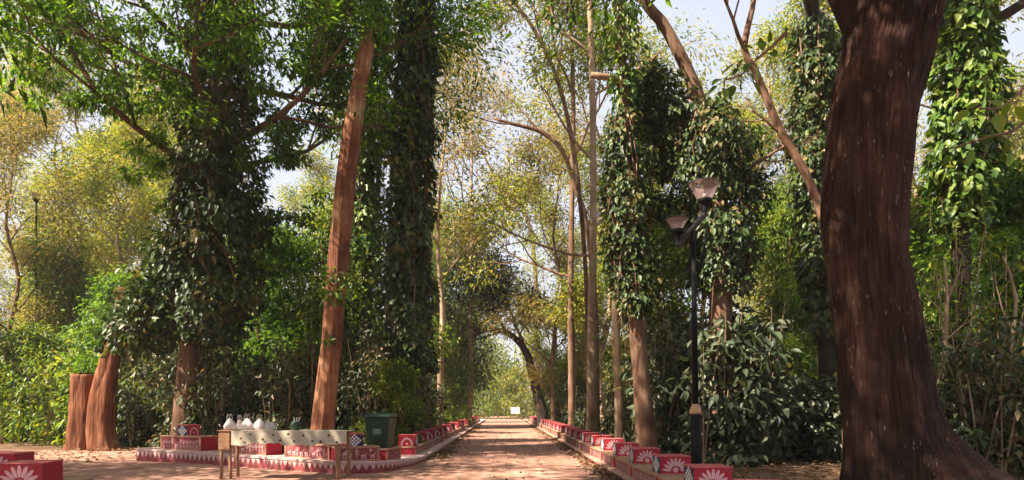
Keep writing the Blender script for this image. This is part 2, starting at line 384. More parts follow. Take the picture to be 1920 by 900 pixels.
# trodden red earth: the road and the open space to the left
def in_dirt(x, y):
    if -2.4 <= x <= 2.45: return True
    if x > 2.45: return False
    if x > -9.9: return y < 18.4
    if x > -13.5: return y < 22.5 - .3*(x+9.9)*-1
    return y < 22
mb = MB(); step = .35; gx = [-16 + step*i for i in range(int(18.6/step))]; gy = [-12 + step*i for i in range(int(37/step))]
idx = {}
def gv(i, j):
    if (i, j) not in idx:
        x, y = gx[i], gy[j]; idx[(i, j)] = len(mb.v)
        ruts = -.012*math.exp(-((x+.8)/.3)**2) - .012*math.exp(-((x-.9)/.3)**2)
        mb.v.append((x, y, .004 + ruts + .012*math.sin(x*1.9+.6*y) * math.sin(y*1.1+.4*x) + .006*math.sin(5.1*x+2*y)*math.sin(4.3*y)))
    return idx[(i, j)]
for i in range(len(gx)-1):
    for j in range(len(gy)-1):
        if in_dirt(gx[i]+step/2, gy[j]+step/2): mb.f.append((gv(i,j), gv(i+1,j), gv(i+1,j+1), gv(i,j+1)))
xr = [x for x in gx if -2.4 <= x+step/2 and x <= 2.45]
y0 = gy[-1]; far = [y0 + 1.6*k for k in range(60)]
for a in range(len(xr)-1):
    for b in range(len(far)-1):
        mb.poly([(xr[a], far[b], .004), (xr[a+1], far[b], .004), (xr[a+1], far[b+1], .004), (xr[a], far[b+1], .004)])
tag(mb.build('dirt_road', M['dirt'], smooth=True), 'straight red earth road running into the forest', kind='structure')

# ------------------------------------------------------------------ painted ledge on the left: curved front, then along the road
LP = [(-9.75,17.7,.33), (-7.7,16.65,.3), (-5.67,15.6,.27), (-4.4,14.65,.27), (-3.35,13.98,.27), (-2.78,14.3,.25), (-2.4,15.1,.21), (-2.17,16.1,.17), (-2.09,18,.14), (-2.06,21,.13), (-2.06,30,.12), (-2.06,48,.12), (-2.06,78,.12)]
def resample(pts, step):
    pts = [Vector(p) for p in pts]; out = [pts[0]]; 
    d = [0]
    for a, b in zip(pts, pts[1:]): d.append(d[-1] + (b-a).length)
    n = max(2, int(d[-1]/step)); res = []
    for k in range(n+1):
        s = d[-1]*k/n; i = max(j for j in range(len(d)-1) if d[j] <= s + 1e-6)
        t = (s-d[i])/(d[i+1]-d[i]); res.append(pts[i].lerp(pts[i+1], min(t, 1)))
    return res
def path_at(pts, s):
    pts = [Vector(p) for p in pts]; acc = 0
    for a, b in zip(pts, pts[1:]):
        L = (b-a).length
        if s <= acc + L or b is pts[-1]:
            t = (s-acc)/L; p = a.lerp(b, t); d = (b-a); d.z = 0; d.normalize(); return p, d
        acc += L
def normal_left(d): return Vector((-d.y, d.x, 0))
def ledge(name, path, depth, label, tooth, cat_, capm='pink'):
    root = empty(name, (path[0][0], path[0][1], 0)); o = Vector(root.location)
    rp = resample(path, .28); n = len(rp)
    nl = []
    for i in range(n):
        d = rp[min(i+1, n-1)] - rp[max(i-1, 0)]; d.z = 0; nl.append(normal_left(d.normalized()))
    face, cap, top = MB(), MB(), MB()
    def rib(q, f, b, z0, z1, mbx):
        vs = []
        for i in range(n):
            p = rp[i]-o; z = rp[i].z
            a = p + nl[i]*f; c = p + nl[i]*b
            vs += [(a.x,a.y,z0(z)), (a.x,a.y,z1(z)), (c.x,c.y,z1(z)), (c.x,c.y,z0(z))]
        fs = []
        for i in range(n-1):
            for j in range(4): fs.append((i*4+j, (i+1)*4+j, (i+1)*4+(j+1) % 4, i*4+(j+1) % 4))
        fs += [(3,2,1,0), tuple((n-1)*4+j for j in range(4))]
        mbx.add(vs, fs)
    rib(0, 0, depth, lambda z: -.15, lambda z: z-.05, face); face.build('face', M['maroon'], root)
    rib(0, -.02, depth+.01, lambda z: z-.049, lambda z: z, cap); cap.build('cap', M[capm], root, bevel=.008)
    # white triangles pointing down
    tm = MB(); s = .0; P3 = [Vector(p) for p in path]; tot = sum((b-a).length for a, b in zip(P3, P3[1:]))
    while s < min(tot, 26) - tooth:
        a, d1 = path_at(path, s); b, d2 = path_at(path, s+tooth); c = (a+b)/2
        nn = normal_left(d1)*-.004; h = max(.04, (c.z-.05)*.62)
        zt = lambda q: q.z-.052
        tm.poly([tuple(Vector((a.x,a.y,zt(a)))+nn-o), tuple(Vector((c.x,c.y,zt(c)-h))+nn-o), tuple(Vector((b.x,b.y,zt(b)))+nn-o)])
        s += tooth
    tm.build('zigzag_border', M['pink'], root)
    return tag(root, label, cat_)
ledge('painted_ledge', LP, .95, 'low maroon ledge with white zigzag border curving along left side of road', .17, 'ledge')
RP = [(2.36, 80, .1), (2.34, 50, .1), (2.32, 20, .09), (2.3, 5, .09)]
ledge('painted_ledge', RP, .95, 'low pinkish kerb ledge under the red benches on right side of road', .12, 'ledge', 'dusty')

# ------------------------------------------------------------------ painted concrete benches
def stick(mb, a, b, w, y):
    a = Vector((a[0], 0, a[1])); b = Vector((b[0], 0, b[1])); d = (b-a).normalized(); n = Vector((-d.z, 0, d.x))*w/2
    mb.poly([(q.x, y, q.z) for q in (a-n, b-n, b+n, a+n)])
def man(mb, x, z, h, y, lean=0):
    w = h*.075
    mb.poly([(x-h*.14, y, z+h*.72), (x+h*.14, y, z+h*.72), (x+lean, y, z+h*.52)][::-1])
    mb.poly([(x+lean, y, z+h*.54), (x+h*.11, y, z+h*.34), (x-h*.11, y, z+h*.34)][::-1])
    stick(mb, (x-h*.06, z+h*.36), (x-h*.1, z), w, y); stick(mb, (x+h*.06, z+h*.36), (x+h*.12, z), w, y)
    stick(mb, (x-h*.12, z+h*.7), (x-h*.3, z+h*.55), w, y); stick(mb, (x+h*.12, z+h*.7), (x+h*.28, z+h*.9), w, y)
    mb.poly([(x+h*.07*math.cos(t), y, z+h*.86+h*.08*math.sin(t)) for t in np.linspace(0, -2*math.pi, 9)[:-1]])
def deer(mb, x, z, h, y):
    w = h*.09
    mb.poly([(x-h*.35,y,z+h*.62),(x-h*.28,y,z+h*.4),(x+h*.28,y,z+h*.4),(x+h*.35,y,z+h*.66)])
    for q in (-.28,-.18,.2,.3): stick(mb, (x+h*q, z+h*.42), (x+h*(q+.03), z), w, y)
    stick(mb, (x+h*.32, z+h*.6), (x+h*.48, z+h*.95), w*1.3, y); stick(mb, (x+h*.46, z+h*.9), (x+h*.62, z+h*.84), w*1.2, y); stick(mb, (x-h*.35, z+h*.6), (x-h*.45, z+h*.45), w, y)
def hut(mb, x, z, h, y):
    mb.poly([(x-h*.62,y,z+h*.38),(x+h*.62,y,z+h*.38),(x,y,z+h)])
    for q in (-.42,-.14,.14,.42): stick(mb, (x+h*q, z), (x+h*q, z+h*.38), h*.1, y)
    stick(mb, (x-h*.45, z+.01), (x+h*.45, z+.01), h*.08, y)
def tree_fig(mb, x, z, h, y):
    stick(mb, (x, z), (x, z+h), h*.06, y)
    for k in range(6):
        f = .35+.1*k; stick(mb, (x, z+h*f), (x-h*.24*(1.1-f), z+h*(f+.16)), h*.05, y); stick(mb, (x, z+h*f), (x+h*.24*(1.1-f), z+h*(f+.16)), h*.05, y)
BCACHE = {}
def bench_meshes(kind, L, D, H, BW, BH, bx, art):
    """all meshes of one bench kind; x along the row, y away from the viewer's side, z up"""
    e = .035; out = []
    b = MB().box(-L/2, L/2, 0, D, -.02, H-.04); out.append(('base', b.mesh('base'), M['red'], 0))
    out.append(('seat_slab', MB().box(-L/2-.02, L/2+.02, -.025, D+.02, H-.04, H).mesh('seat_slab'), M['ochre'], .008))
    fr = MB().box(-L/2, -L/2+.05, -.018, -.0005, 0, H-.041).box(L/2-.05, L/2, -.018, -.0005, 0, H-.041).box(-L/2+.0502, L/2-.0502, -.018, -.0005, 0, .03)
    out.append(('frame', fr.mesh('frame'), M['ochre'], 0))
    pn = MB().box(-L/2+.051, L/2-.051, -.008, -.0004, .031, H-.042); out.append(('painted_panel', pn.mesh('painted_panel'), M['maroon'], 0))
    fg = MB(); y = -.0105; ph = H-.1; z0 = .045
    rr = random.Random(art); x = -L/2+.12
    if art.startswith('picket'):
        while x < L/2-.09:
            stick(fg, (x, z0), (x+rr.uniform(-.01,.01), z0+ph*rr.uniform(.8,1)), .022, y); x += rr.uniform(.055,.09)
    elif art == 'hut':
        hut(fg, -L*.25, z0, ph, y); deer(fg, L*.13, z0, ph*.6, y); deer(fg, L*.34, z0, ph*.6, y); tree_fig(fg, -.02, z0, ph, y)
        fg.poly([(L*.3+.03*math.cos(t), y, z0+ph*.85+.03*math.sin(t)) for t in np.linspace(0, -2*math.pi, 11)[:-1]])
    elif art == 'herd':
        tree_fig(fg, -L*.35, z0, ph, y); deer(fg, -L*.1, z0, ph*.55, y); tree_fig(fg, L*.1, z0, ph, y); man(fg, L*.24, z0, ph*.8, y); man(fg, L*.37, z0, ph*.7, y)
    else:
        while x < L/2-.1:
            q = rr.random(); hh = ph*rr.uniform(.75, 1)
            if q < .6: man(fg, x, z0, hh, y, rr.uniform(-.01, .01)); x += hh*.52
            elif q < .85: tree_fig(fg, x, z0, ph, y); x += ph*.4
            else: deer(fg, x+.05, z0, ph*.6, y); x += ph*.75
    out.append(('painted_figures', fg.mesh('painted_figures'), M['pink'], 0))
    # the block standing on the seat
    bk = [('block', MB().box(bx-BW/2, bx+BW/2, D-BW-.02, D-.02, H-.01, H+BH-.018).mesh('block'), M['red'], 0)]
    bk.append(('block_top', MB().box(bx-BW/2-.008, bx+BW/2+.008, D-BW-.028, D-.012, H+BH-.018, H+BH).mesh('block_top'), M['red_top'], .01))
    y = D-BW-.02; hb = BH-.03
    bk.append(('checker_ground', MB().box(bx-BW/2+.01, bx+BW/2-.01, y-.004, y-.0005, H+.004, H+hb).mesh('checker_ground'), M['navy'], 0))
    ck = MB(); nx, nz = 4, 3
    w = (BW*.88)/nx; h = (hb*.95)/nz
    for i in range(-1, nx*2+1):
        for j in range(-1, nz*2+1):
            if (i+j) % 2: continue
            cx = (i/2-nx/2+.5)*w; cz = (j/2-nz/2+.5)*h
            if abs(cx)/(BW*.5) + abs(cz)/(hb*.62) > .95: continue
            q = .38
            ck.poly([(bx+cx-w*q*.96, y-.006, H+hb/2+cz), (bx+cx, y-.006, H+hb/2+cz-h*q), (bx+cx+w*q*.96, y-.006, H+hb/2+cz), (bx+cx, y-.006, H+hb/2+cz+h*q)])
    bk.append(('checker_diamonds', ck.mesh('checker_diamonds'), M['white'], 0))
    fl = MB()
    for sx in (-1, 1):
        xx = bx + sx*(BW/2+.004); cy = D-.02-BW/2; zc = H+.05
        def pt(u, z): return (xx, cy - u*sx*-1, z)
        if kind == 'flower':
            R1 = min(BW*.46, hb*.82)
            for k in range(9):
                a = math.pi*(k+.0)/8*.94 + math.pi*.03; ca, sa = math.cos(a), math.sin(a)
                ring = []
                for t in np.linspace(0, 2*math.pi, 11)[:-1]:
                    u = .68 + .34*math.cos(t); v = .105*math.sin(t)
                    ring.append(pt(R1*(u*ca - v*sa), zc + R1*(u*sa + v*ca)))
                fl.poly(ring)
            fl.poly([pt(R1*.2*math.cos(t), zc+R1*.06+R1*.2*math.sin(t)) for t in np.linspace(0, 2*math.pi, 13)[:-1]])
        else:
            r1, r2 = BW*.36, BW*.24; hh = hb*.8
            arc = [(r1, 0), (r1*.95, hh*.45), (r1*.55, hh*.82), (0, hh), (-r1*.55, hh*.82), (-r1*.95, hh*.45), (-r1, 0)]
            arc2 = [(r2, 0), (r2*.95, hh*.36), (r2*.55, hh*.64), (0, hh*.76), (-r2*.55, hh*.64), (-r2*.95, hh*.36), (-r2, 0)]
            for k in range(6):
                fl.poly([pt(arc[k][0], zc-.03+arc[k][1]), pt(arc[k+1][0], zc-.03+arc[k+1][1]), pt(arc2[k+1][0], zc-.03+arc2[k+1][1]), pt(arc2[k][0], zc-.03+arc2[k][1])])
            fl.poly([pt(.03*math.cos(t), zc+.03*math.sin(t)+.02) for t in np.linspace(0, 2*math.pi, 11)[:-1]])
    bk.append(('painted_flower' if kind == 'flower' else 'painted_arch', fl.mesh('painted_flower'), M['petal'], 0))
    return out, bk
def bench(key, loc, rz, label, group, *spec):
    if key not in BCACHE: BCACHE[key] = bench_meshes(*spec)
    root = empty('painted_bench', loc, rz + random.Random(label).uniform(-.035, .035)); base, blk = BCACHE[key]
    def put(t, par):
        o = meshobj(t[0], t[1], par, t[2])
        if t[0].startswith('painted_') and t[0] != 'painted_panel' or t[0] == 'checker_diamonds': o['kind'] = 'stuff'
        if t[3]:
            m = o.modifiers.new('bevel', 'BEVEL'); m.width = t[3]; m.segments = 2
        return o
    for t in base: put(t, root)
    b0 = put(blk[0], root)
    for t in blk[1:]: put(t, b0)
    return tag(root, label, 'bench', group)
P3 = [Vector(p) for p in LP]; acc = [0]
for a, b in zip(P3, P3[1:]): acc.append(acc[-1] + (b-a).length)
def on_left(s, off=.26):
    p, d = path_at(LP, s); p = p + normal_left(d)*off
    return (p.x, p.y, p.z), math.atan2(d.y, d.x)
LG = 'painted benches along the left ledge'; RG = 'painted benches along the right kerb'
spec_l = lambda art, L=1.5, bx=0.0, H=.36: ('arch', L, .5, H, .39, .28, bx, art)
for s, art, L, bx, H, lab in [(1.42, 'men', 1.5, -.05, .37, 'painted concrete bench with dancing figures at the left end of the ledge'),
                         (3.75, 'men2', 1.45, -.45, .35, 'painted concrete bench behind the left end of the cream-clothed table'),
                         (5.95, 'men3', 1.6, .1, .33, 'painted concrete bench behind the middle of the cream-clothed table'),
                         (7.8, 'hut', .95, -.05, .31, 'painted bench with hut and deer figures in front of green bin'),
                         (9.35, 'herd', .85, .0, .28, 'painted bench with checkered block just right of green bin')]:
    loc, rz = on_left(s); bench(lab, loc, rz, lab, LG, *spec_l(art, L, bx, H))
road0 = acc[8] + .9
for k in range(20):
    loc, rz = on_left(road0 + 2.35*k)
    bench('left_road%d' % (k % 2), loc, rz, 'red arch-painted bench, %s from the bend down the left side of road' % ORD[k], LG, 'arch', 1.95, .5, .22, .46, .32, -.62, 'road%d' % (k % 2))
for k in range(30):
    y = 7.0 + 2.0*k
    x = 2.36 + (y-5)*.0006 + .07
    bench('right_road%d' % (k % 2), (x, y+.57, .085), -math.pi/2,
          'red flower-painted bench, %s from the camera along the right kerb' % ORD[k], RG, 'flower', 1.7, .6, .25, .5, .29, .55, 'picket%d' % (k % 2))
for (px, d, zt, lab) in [(58, 8.2, .78, 'red flower-painted block bench cut off at the bottom left corner'), (14, 9.9, .8, 'red block bench with sunlit top at the left edge, behind another')]:
    p = P(px, VY, d)
    bench('corner', (p.x-.5, p.y+.35, .0), -math.pi/2+.12, lab, 'painted blocks at the left edge', 'flower', 1.3, .68, .43, .5, .31, .36, 'men4')

# ------------------------------------------------------------------ food table with cloth and bags
TY = 13.05
tp = lambda px: (px - VX)/F*TY
tl, tr = tp(411), tp(648); tw = tr-tl
table = empty('food_table', ((tl+tr)/2, TY, 0), R(-1.0))
tag(table, 'long wooden table under a cream dotted cloth before the left ledge', 'table')
hw = tw/2; TH = .945; TD = .62
for k in range(5): MB().box(-hw, hw, k*TD/5+.003, (k+1)*TD/5-.003, TH-.03, TH).build('plank', M['wood'], table, bevel=.004)
def post(x, y, w, z0, z1, lean=0):
    mbp = MB(); rr = random.Random(x*7+y)
    pts = [(x+lean*(1-t)+rr.uniform(-.006,.006), y+rr.uniform(-.006,.006), z0+(z1-z0)*t) for t in np.linspace(0, 1, 6)]
    mbp.tube(pts, [w*rr.uniform(.9,1.08) for _ in pts], 7); return mbp
for x, y, w, ln in [(-hw+.03, .03, .035, -.02), (-hw+.17, .05, .03, .03), (-hw+.1, TD-.05, .035, .02), (hw-.16, .03, .05, .02), (hw-.08, TD-.05, .04, 0)]:
    post(x, y, w, -.03, TH-.03, ln).build('leg', M['wood'], table, smooth=True)
MB().box(-hw-.02, -hw+.2, -.018, -.006, TH-.36, TH-.035).build('side_board', M['wood'], table, bevel=.004)
MB().box(-hw-.04, -hw+.24, -.02, TD, TH-.0, TH+.018).build('end_cleat', M['wood'], table, bevel=.004)
MB().box(hw-.2, hw-.1, .0, .03, TH-.5, TH-.3).build('brace', M['wood'], table)
# cloth: top sheet and front drop with folds
cb = MB(); nx, nz = 60, 7; x0, x1 = -hw+.24, hw+.03
def cl(i, j):
    x = x0 + (x1-x0)*i/nx
    if j < 4: return (x, TD*(1-j/3)-.02*(j == 3), TH+.006+.004*math.sin(x*9)+(.006 if j == 3 else 0))
    t = (j-3)/(nz-1-3)
    return (x, -.024-.014*t*(1+math.sin(x*13)+.6*math.sin(x*29)), TH-.005-(.25+.022*math.sin(x*5)+.014*math.sin(x*14)+.008*math.sin(x*31))*t)
cb.add([cl(i, j) for i in range(nx+1) for j in range(nz)], [(i*nz+j, i*nz+j+1, (i+1)*nz+j+1, (i+1)*nz+j) for i in range(nx) for j in range(nz-1)])
cloth = cb.build('tablecloth', M['cloth'], None)
cloth.location = table.location; cloth.rotation_euler = table.rotation_euler
tag(cloth, 'cream cloth with dark dots hanging over front of the long table', 'tablecloth')
so = cloth.modifiers.new('solid', 'SOLIDIFY'); so.thickness = .004
for k, (u, v) in enumerate([(.09,.55),(.28,.62),(.37,.25),(.43,.72),(.55,.78),(.63,.3),(.71,.75),(.78,.8),(.85,.28),(.92,.85),(.17,.2),(.5,.2)]):
    x = x0+(x1-x0)*u; z = TH-.01-.235*v
    dm = MB().add([(x, -.066, z)] + [(x+.026*math.cos(t), -.062, z+.022*math.sin(t)) for t in np.linspace(0, 2*math.pi, 11)[:-1]], [(0, 1+i, 1+(i+1) % 10) for i in range(10)])
    dm.build('dot', M['dot_green' if k % 4 == 2 else 'dot'], cloth)
def bag(px, w, h, label, handles=True, seed=0):
    rr = random.Random(seed); p = Vector((tp(px), TY+.2+rr.uniform(-.02,.1), TH+.022)); root = empty('plastic_bag', p, rr.uniform(-.4,.4))
    mbb = MB(); n = 18; rows = [(0,.9),(.12,1.06),(.34,1.02),(.52,.84),(.68,.62),(.84,.4),(.94,.26),(1.0,.16)] if handles else [(0,.85),(.2,1.0),(.55,1.0),(.85,.8),(1.0,.35)]
    hb = h*.74 if handles else h; vs = []
    for ri, (t, r) in enumerate(rows):
        for j in range(n):
            a = 2*math.pi*j/n; q = r*(1+.1*math.sin(3*a+seed)+.09*t*math.sin(7*a+2*seed+ri)+rr.uniform(-.06,.06))
            vs.append((w/2*q*math.cos(a), w*.42*q*math.sin(a), hb*t+rr.uniform(-.006,.006)*(0 < t)))
    fs = [(i*n+j, i*n+(j+1) % n, (i+1)*n+(j+1) % n, (i+1)*n+j) for i in range(len(rows)-1) for j in range(n)]
    fs += [tuple(range(n-1,-1,-1)), tuple((len(rows)-1)*n+j for j in range(n))]
    mbb.add(vs, fs).build('pouch', M['bag'], root, smooth=True)
    if handles:
        for sx in (-1, 1):
            hx = sx*w*.1; strip = MB(); ys_ = []
            for j in range(9):       # loop handles, flat strips of film
                t = j/8; ys_.append((hx + w*.13*math.cos(math.pi*(1-t)), .01*sx, hb*.9 + (h*1.02-hb*.9)*math.sin(math.pi*t)))
            strip.add([(x, y-.012, z) for x, y, z in ys_] + [(x*.9, y+.012, z-.012) for x, y, z in ys_], [(j, j+1, j+10, j+9) for j in range(8)])
            so_ = strip.build('handle', M['bag'], root, smooth=True).modifiers.new('solid', 'SOLIDIFY'); so_.thickness = .005
    tag(root, label, 'bag', 'white plastic bags on the table'); return root
bag(423, .24, .31, 'white knotted plastic bag on table, leftmost of the row', seed=1)
bag(438, .16, .29, 'small white plastic bag squeezed second from left on the table', seed=2)
bag(456, .25, .32, 'big white plastic bag with tall handles, third from left on table', seed=3)
bag(478, .24, .3, 'white plastic bag with two upright handles, fourth on the table', seed=5)
bag(497, .22, .15, 'low white plastic bag without handles, rightmost of the row on table', False, seed=6)
r_ = empty('dark_pot', (tp(547), TY+.25, TH+.012)); MB().tube([(0,0,0),(0,0,.05),(0,0,.14),(0,0,.17)], [.07,.1,.1,.085], 14).build('pot', M['bin'], r_, smooth=True)
for q in (-1, 0, 1): MB().tube([(.03*q,0,.14),(.06*q+.03,0,.26)], [.008,.006], 6).build('straw', M['white'], r_)
tag(r_, 'small dark green pot with white straws on the table', 'pot')

# ------------------------------------------------------------------ green wheeled bin
bp, _ = on_left(8.55, .6); bin_ = empty('wheeled_bin', (P(714, 0, 15.6).x, 15.6, .2), R(-6))
b = MB(); secs = [(0,.21,.24),(.12,.22,.25),(.9,.285,.33),(.98,.29,.34)]; vs = []
for z, a, d in secs: vs += [(-a,-d,z),(a,-d,z),(a,d,z),(-a,d,z)]
b.add(vs, [(i*4+j, i*4+(j+1) % 4, (i+1)*4+(j+1) % 4, (i+1)*4+j) for i in range(3) for j in range(4)] + [(3,2,1,0), (12,13,14,15)])
b.build('body', M['bin'], bin_, bevel=.025)
lid = MB(); lid.add([(-.32,-.38,.985),(.32,-.38,.985),(.32,.36,.985),(-.32,.36,.985),(-.315,-.37,1.03),(.315,-.37,1.03),(.315,.36,1.05),(-.315,.36,1.05),(-.26,-.2,1.075),(.26,-.2,1.075),(.26,.25,1.085),(-.26,.25,1.085)],
        [(3,2,1,0),(0,1,5,4),(1,2,6,5),(2,3,7,6),(3,0,4,7),(4,5,9,8),(5,6,10,9),(6,7,11,10),(7,4,8,11),(8,9,10,11)])
lid.build('lid', M['bin'], bin_, bevel=.012)
MB().tube([(-.24,.36,.97),(-.24,.43,1.0),(.24,.43,1.0),(.24,.36,.97)], [.018]*4, 8).build('handle', M['bin'], bin_, smooth=True)
for sx in (-1, 1): MB().tube([(sx*.2-.03*sx,.28,.08),(sx*.2+.03*sx,.28,.08)], [.1,.1], 18).build('wheel', M['rubber'], bin_)
lb = MB()
sl = lambda z: -.24-(z-.12)*(.08/.78)-.006-.01
for (xa, xb, z0, z1) in [(-.1,.1,.60,.612),(-.1,.1,.655,.667),(-.1,.1,.705,.72),(-.1,-.088,.6,.72),(.088,.1,.6,.72),(-.06,-.03,.62,.65),(-.015,.02,.62,.65),(.03,.06,.62,.65),(-.05,.05,.675,.698)]:
    lb.poly([(xa, sl(z0), z0), (xb, sl(z0), z0), (xb, sl(z1), z1), (xa, sl(z1), z1)])
lb.build('printed_label', paint_mat('bin_print', (.3,.36,.33), .6, .2), bin_)
tag(bin_, 'dark green wheeled bin with lid behind the benches', 'bin')

# ------------------------------------------------------------------ lamp posts
def lamp_post(base, top, label, spread=.62, ang=0.0, lean=0.0):
    root = empty('lamp_post', base, ang); H = top
    pp = lambda z: lean*z
    MB().tube([(pp(-.1),0,-.1),(pp(1.3),0,1.3)], [.09,.088], 16).build('base_column', M['iron'], root, smooth=True)
    MB().tube([(pp(1.3),0,1.3),(pp(1.33),0,1.33),(pp(1.36),0,1.36),(pp(1.44),0,1.44),(pp(1.47),0,1.47)], [.105,.12,.105,.075,.05], 6).build('collar', M['collar'], root)
    MB().tube([(pp(1.47),0,1.47),(pp(2.8),0,2.8),(pp(2.84),0,2.84),(pp(2.88),0,2.88),(pp(H-.75),0,H-.75)], [.052,.05,.062,.044,.042], 12).build('pole', M['iron'], root, smooth=True)
    zc = H-.78; x0 = pp(H-.78)
    a = Vector((x0-spread*.48, -.1, zc-.24)); b_ = Vector((x0+spread*.36, .1, zc+.34))
    MB().tube([a, b_], [.05,.05], 4).build('arm', M['iron_lit'], root)
    MB().tube([(x0+.12, .02, zc-.65), (x0+.26, .05, zc+.12)], [.026,.026], 8).build('brace', M['iron'], root)
    for q in (a, b_):
        s = .68 if q is a else 1.0
        st = MB().tube([q, q+Vector((0,0,.16))], [.04,.045], 10).build('lamp_stem', M['iron'], root)
        z = q + Vector((0, 0, .16))
        cu = MB().tube([z, z+Vector((0,0,.05)), z+Vector((0,0,.1))], [.045,.1,.13], 16).build('lamp_cup', M['iron'], root, smooth=True)
        z2 = z + Vector((0, 0, .1)); d = MB(); n = 8
        vs = []
        for hz, r in ((0,.125),(.14,.19),(.27,.27)):
            for j in range(n): vs.append(z2 + Vector((r*s*math.cos(2*math.pi*j/n+.4), r*s*math.sin(2*math.pi*j/n+.4), hz*s)))
        d.add(vs, [(i*n+j, i*n+(j+1) % n, (i+1)*n+(j+1) % n, (i+1)*n+j) for i in range(2) for j in range(n)])
        sh = d.build('lamp_shade', M['diffuser'], root)
        rim = [z2 + Vector((.275*s*math.cos(t), .275*s*math.sin(t), .27*s)) for t in np.linspace(0, 2*math.pi, 25)]
        MB().tube(rim, [.009]*25, 6).build('rim', M['lamp_edge'], sh)
        MB().tube([z2+Vector((0,0,.005)), z2+Vector((0,0,.09))], [.035,.03], 10).build('bulb', M['white'], sh, smooth=True)
    return tag(root, label, 'lamp post', 'lamp posts')
lp = P(1306, VY, 11.3)
lamp_post((lp.x, lp.y, 0), 5.15, 'black iron lamp post with two flared lamps behind the right benches', lean=-.0125)
lp = P(68, VY, 31); root = empty('lamp_post', (lp.x, lp.y, 0)); H = P(68, 372, 31).z
MB().tube([(0,0,-.1),(0,0,3),(0,0,H-.2)], [.07,.055,.04], 10).build('pole', M['iron'], root, smooth=True)
MB().tube([(0,0,H-.2),(0,0,H-.12),(0,0,H)], [.045,.12,.15], 12).build('lamp_cup', M['iron'], root, smooth=True)
MB().tube([(0,0,H),(0,0,H+.1),(0,0,H+.24)], [.14,.19,.25], 10, cap=False).build('lamp_shade', M['diffuser'], root)
tag(root, 'thin tall single-headed lamp post rising above the shrubs at far left', 'lamp post', 'lamp posts')
# board far down the road
sg = empty('sign_board', (P(966, 0, 76).x, 76, 0)); 
MB().box(-.5, .5, -.02, .02, .75, 1.5).build('board', M['white'], sg)
for sx in (-.4, .4): MB().box(sx-.03, sx+.03, .021, .06, -.05, 1.45).build('post', M['wood'], sg)
tag(sg, 'small white board standing at the far end of the road', 'sign')

# ================================================================== TREES
def tree_root(name, base, label, group=None, cat_='tree'):
    return tag(empty(name, base), label, cat_, group)
def rel(root, pts): 
    o = Vector(root.location); return [Vector(p) - o for p in pts]
def trunk_mesh(rng, mb, pts, rad, sides=14, amp=.07, step=.4, lobes=5, cap=True):
    p, r = smooth_path(pts, rad, step); mb.tube(p, r, sides, cap, bark_ell(rng, amp, lobes)); return p, r

# --- the great leaning trunk on the right -------------------------------------------------
rng = np.random.default_rng(11)
D0 = 9.0
big = tree_root('forest_tree', (P(1690,0,D0).x, D0, 0), 'huge dark red-brown leaning trunk with pale flecks at right foreground')
ax = [(1690,1010,118),(1685,960,104),(1678,890,90),(1673,850,84),(1666,800,79),(1654,700,77),(1643,600,73),(1626,500,69),(1620,400,74),(1628,300,75),(1639,200,75),(1664,100,78),(1680,0,84),(1692,-60,86),(1700,-110,80)]
pts = rel(big, [P(x, y, D0) for x, y, w in ax]); rad = [w/F*D0 for x, y, w in ax]
mb = MB(); p, r = smooth_path(pts, rad, .045)
ph = rng.random(40)*6.28
def big_ell(i, a):
    z = i*.045; fl = max(0, 1 - z/2.6)           # root flare breaks into buttresses near the ground
    v = 1 + .03*math.sin(3*a+ph[0]+.2*z) + .025*math.sin(5*a+ph[1]-.3*z)
    v += fl**3*(.22*math.sin(6*a+ph[2]) + .14*math.sin(9*a+ph[3])) + fl**3*2.6*max(0, math.cos(a+1.3))**4 + fl**4*.9*max(0, math.cos(a+2.5))**6
    for k, (N_, dp) in enumerate(((9,.045),(14,.05),(23,.04),(37,.026))):       # long fissures that wander and break off
        w_ = math.sin(N_*a + ph[5+k] + 1.5*math.sin(.8*z+ph[10+k]+2*a) + .9*math.sin(2.1*z+ph[15+k]-3*a))
        gate = .5 + .5*math.sin(1.7*z*(1+.3*k) + 4*a + ph[20+k])
        v -= dp*gate*math.exp(-(w_/.33)**2)
        v += .008*math.sin((N_*2+3)*a + (3+k)*z + ph[25+k])
    return v
mb.tube(p, r, 220, True, big_ell)
tips = []
top = p[-1]
for d, L, rr_ in [((-.5,.2,.75),5,.42),((.7,-.2,.8),5.5,.45),((-.1,-.9,.6),5,.35),((.3,.9,.8),5,.35),((-.95,-.4,.5),5.5,.3),((-.95,-.35,.3),6.5,.3),((-.9,-.05,.4),6,.28),((-.75,-.75,.35),6.5,.3),((-.95,.25,.45),5,.25)]:
    branch(rng, mb, top - Vector((0,0,.3)), d, L, rr_, 3, tips, up=.1, spread=.8, kids=(3,4), sides=10)
branch(rng, mb, rel(big, [P(1612, 60, D0)])[0], (-.35,.1,.95), 3.2, .2, 2, tips, up=.2)
mb.build('trunk', M['bark_big'], big, smooth=True)
tips = [t for t in tips if (t[0]+Vector(big.location)).z > 7.4 + .0*t[0].x]
leaf_obj('crown', tip_leaves(rng, tips, 13, .4, (.16,.28)), M['mango'], big, .36)

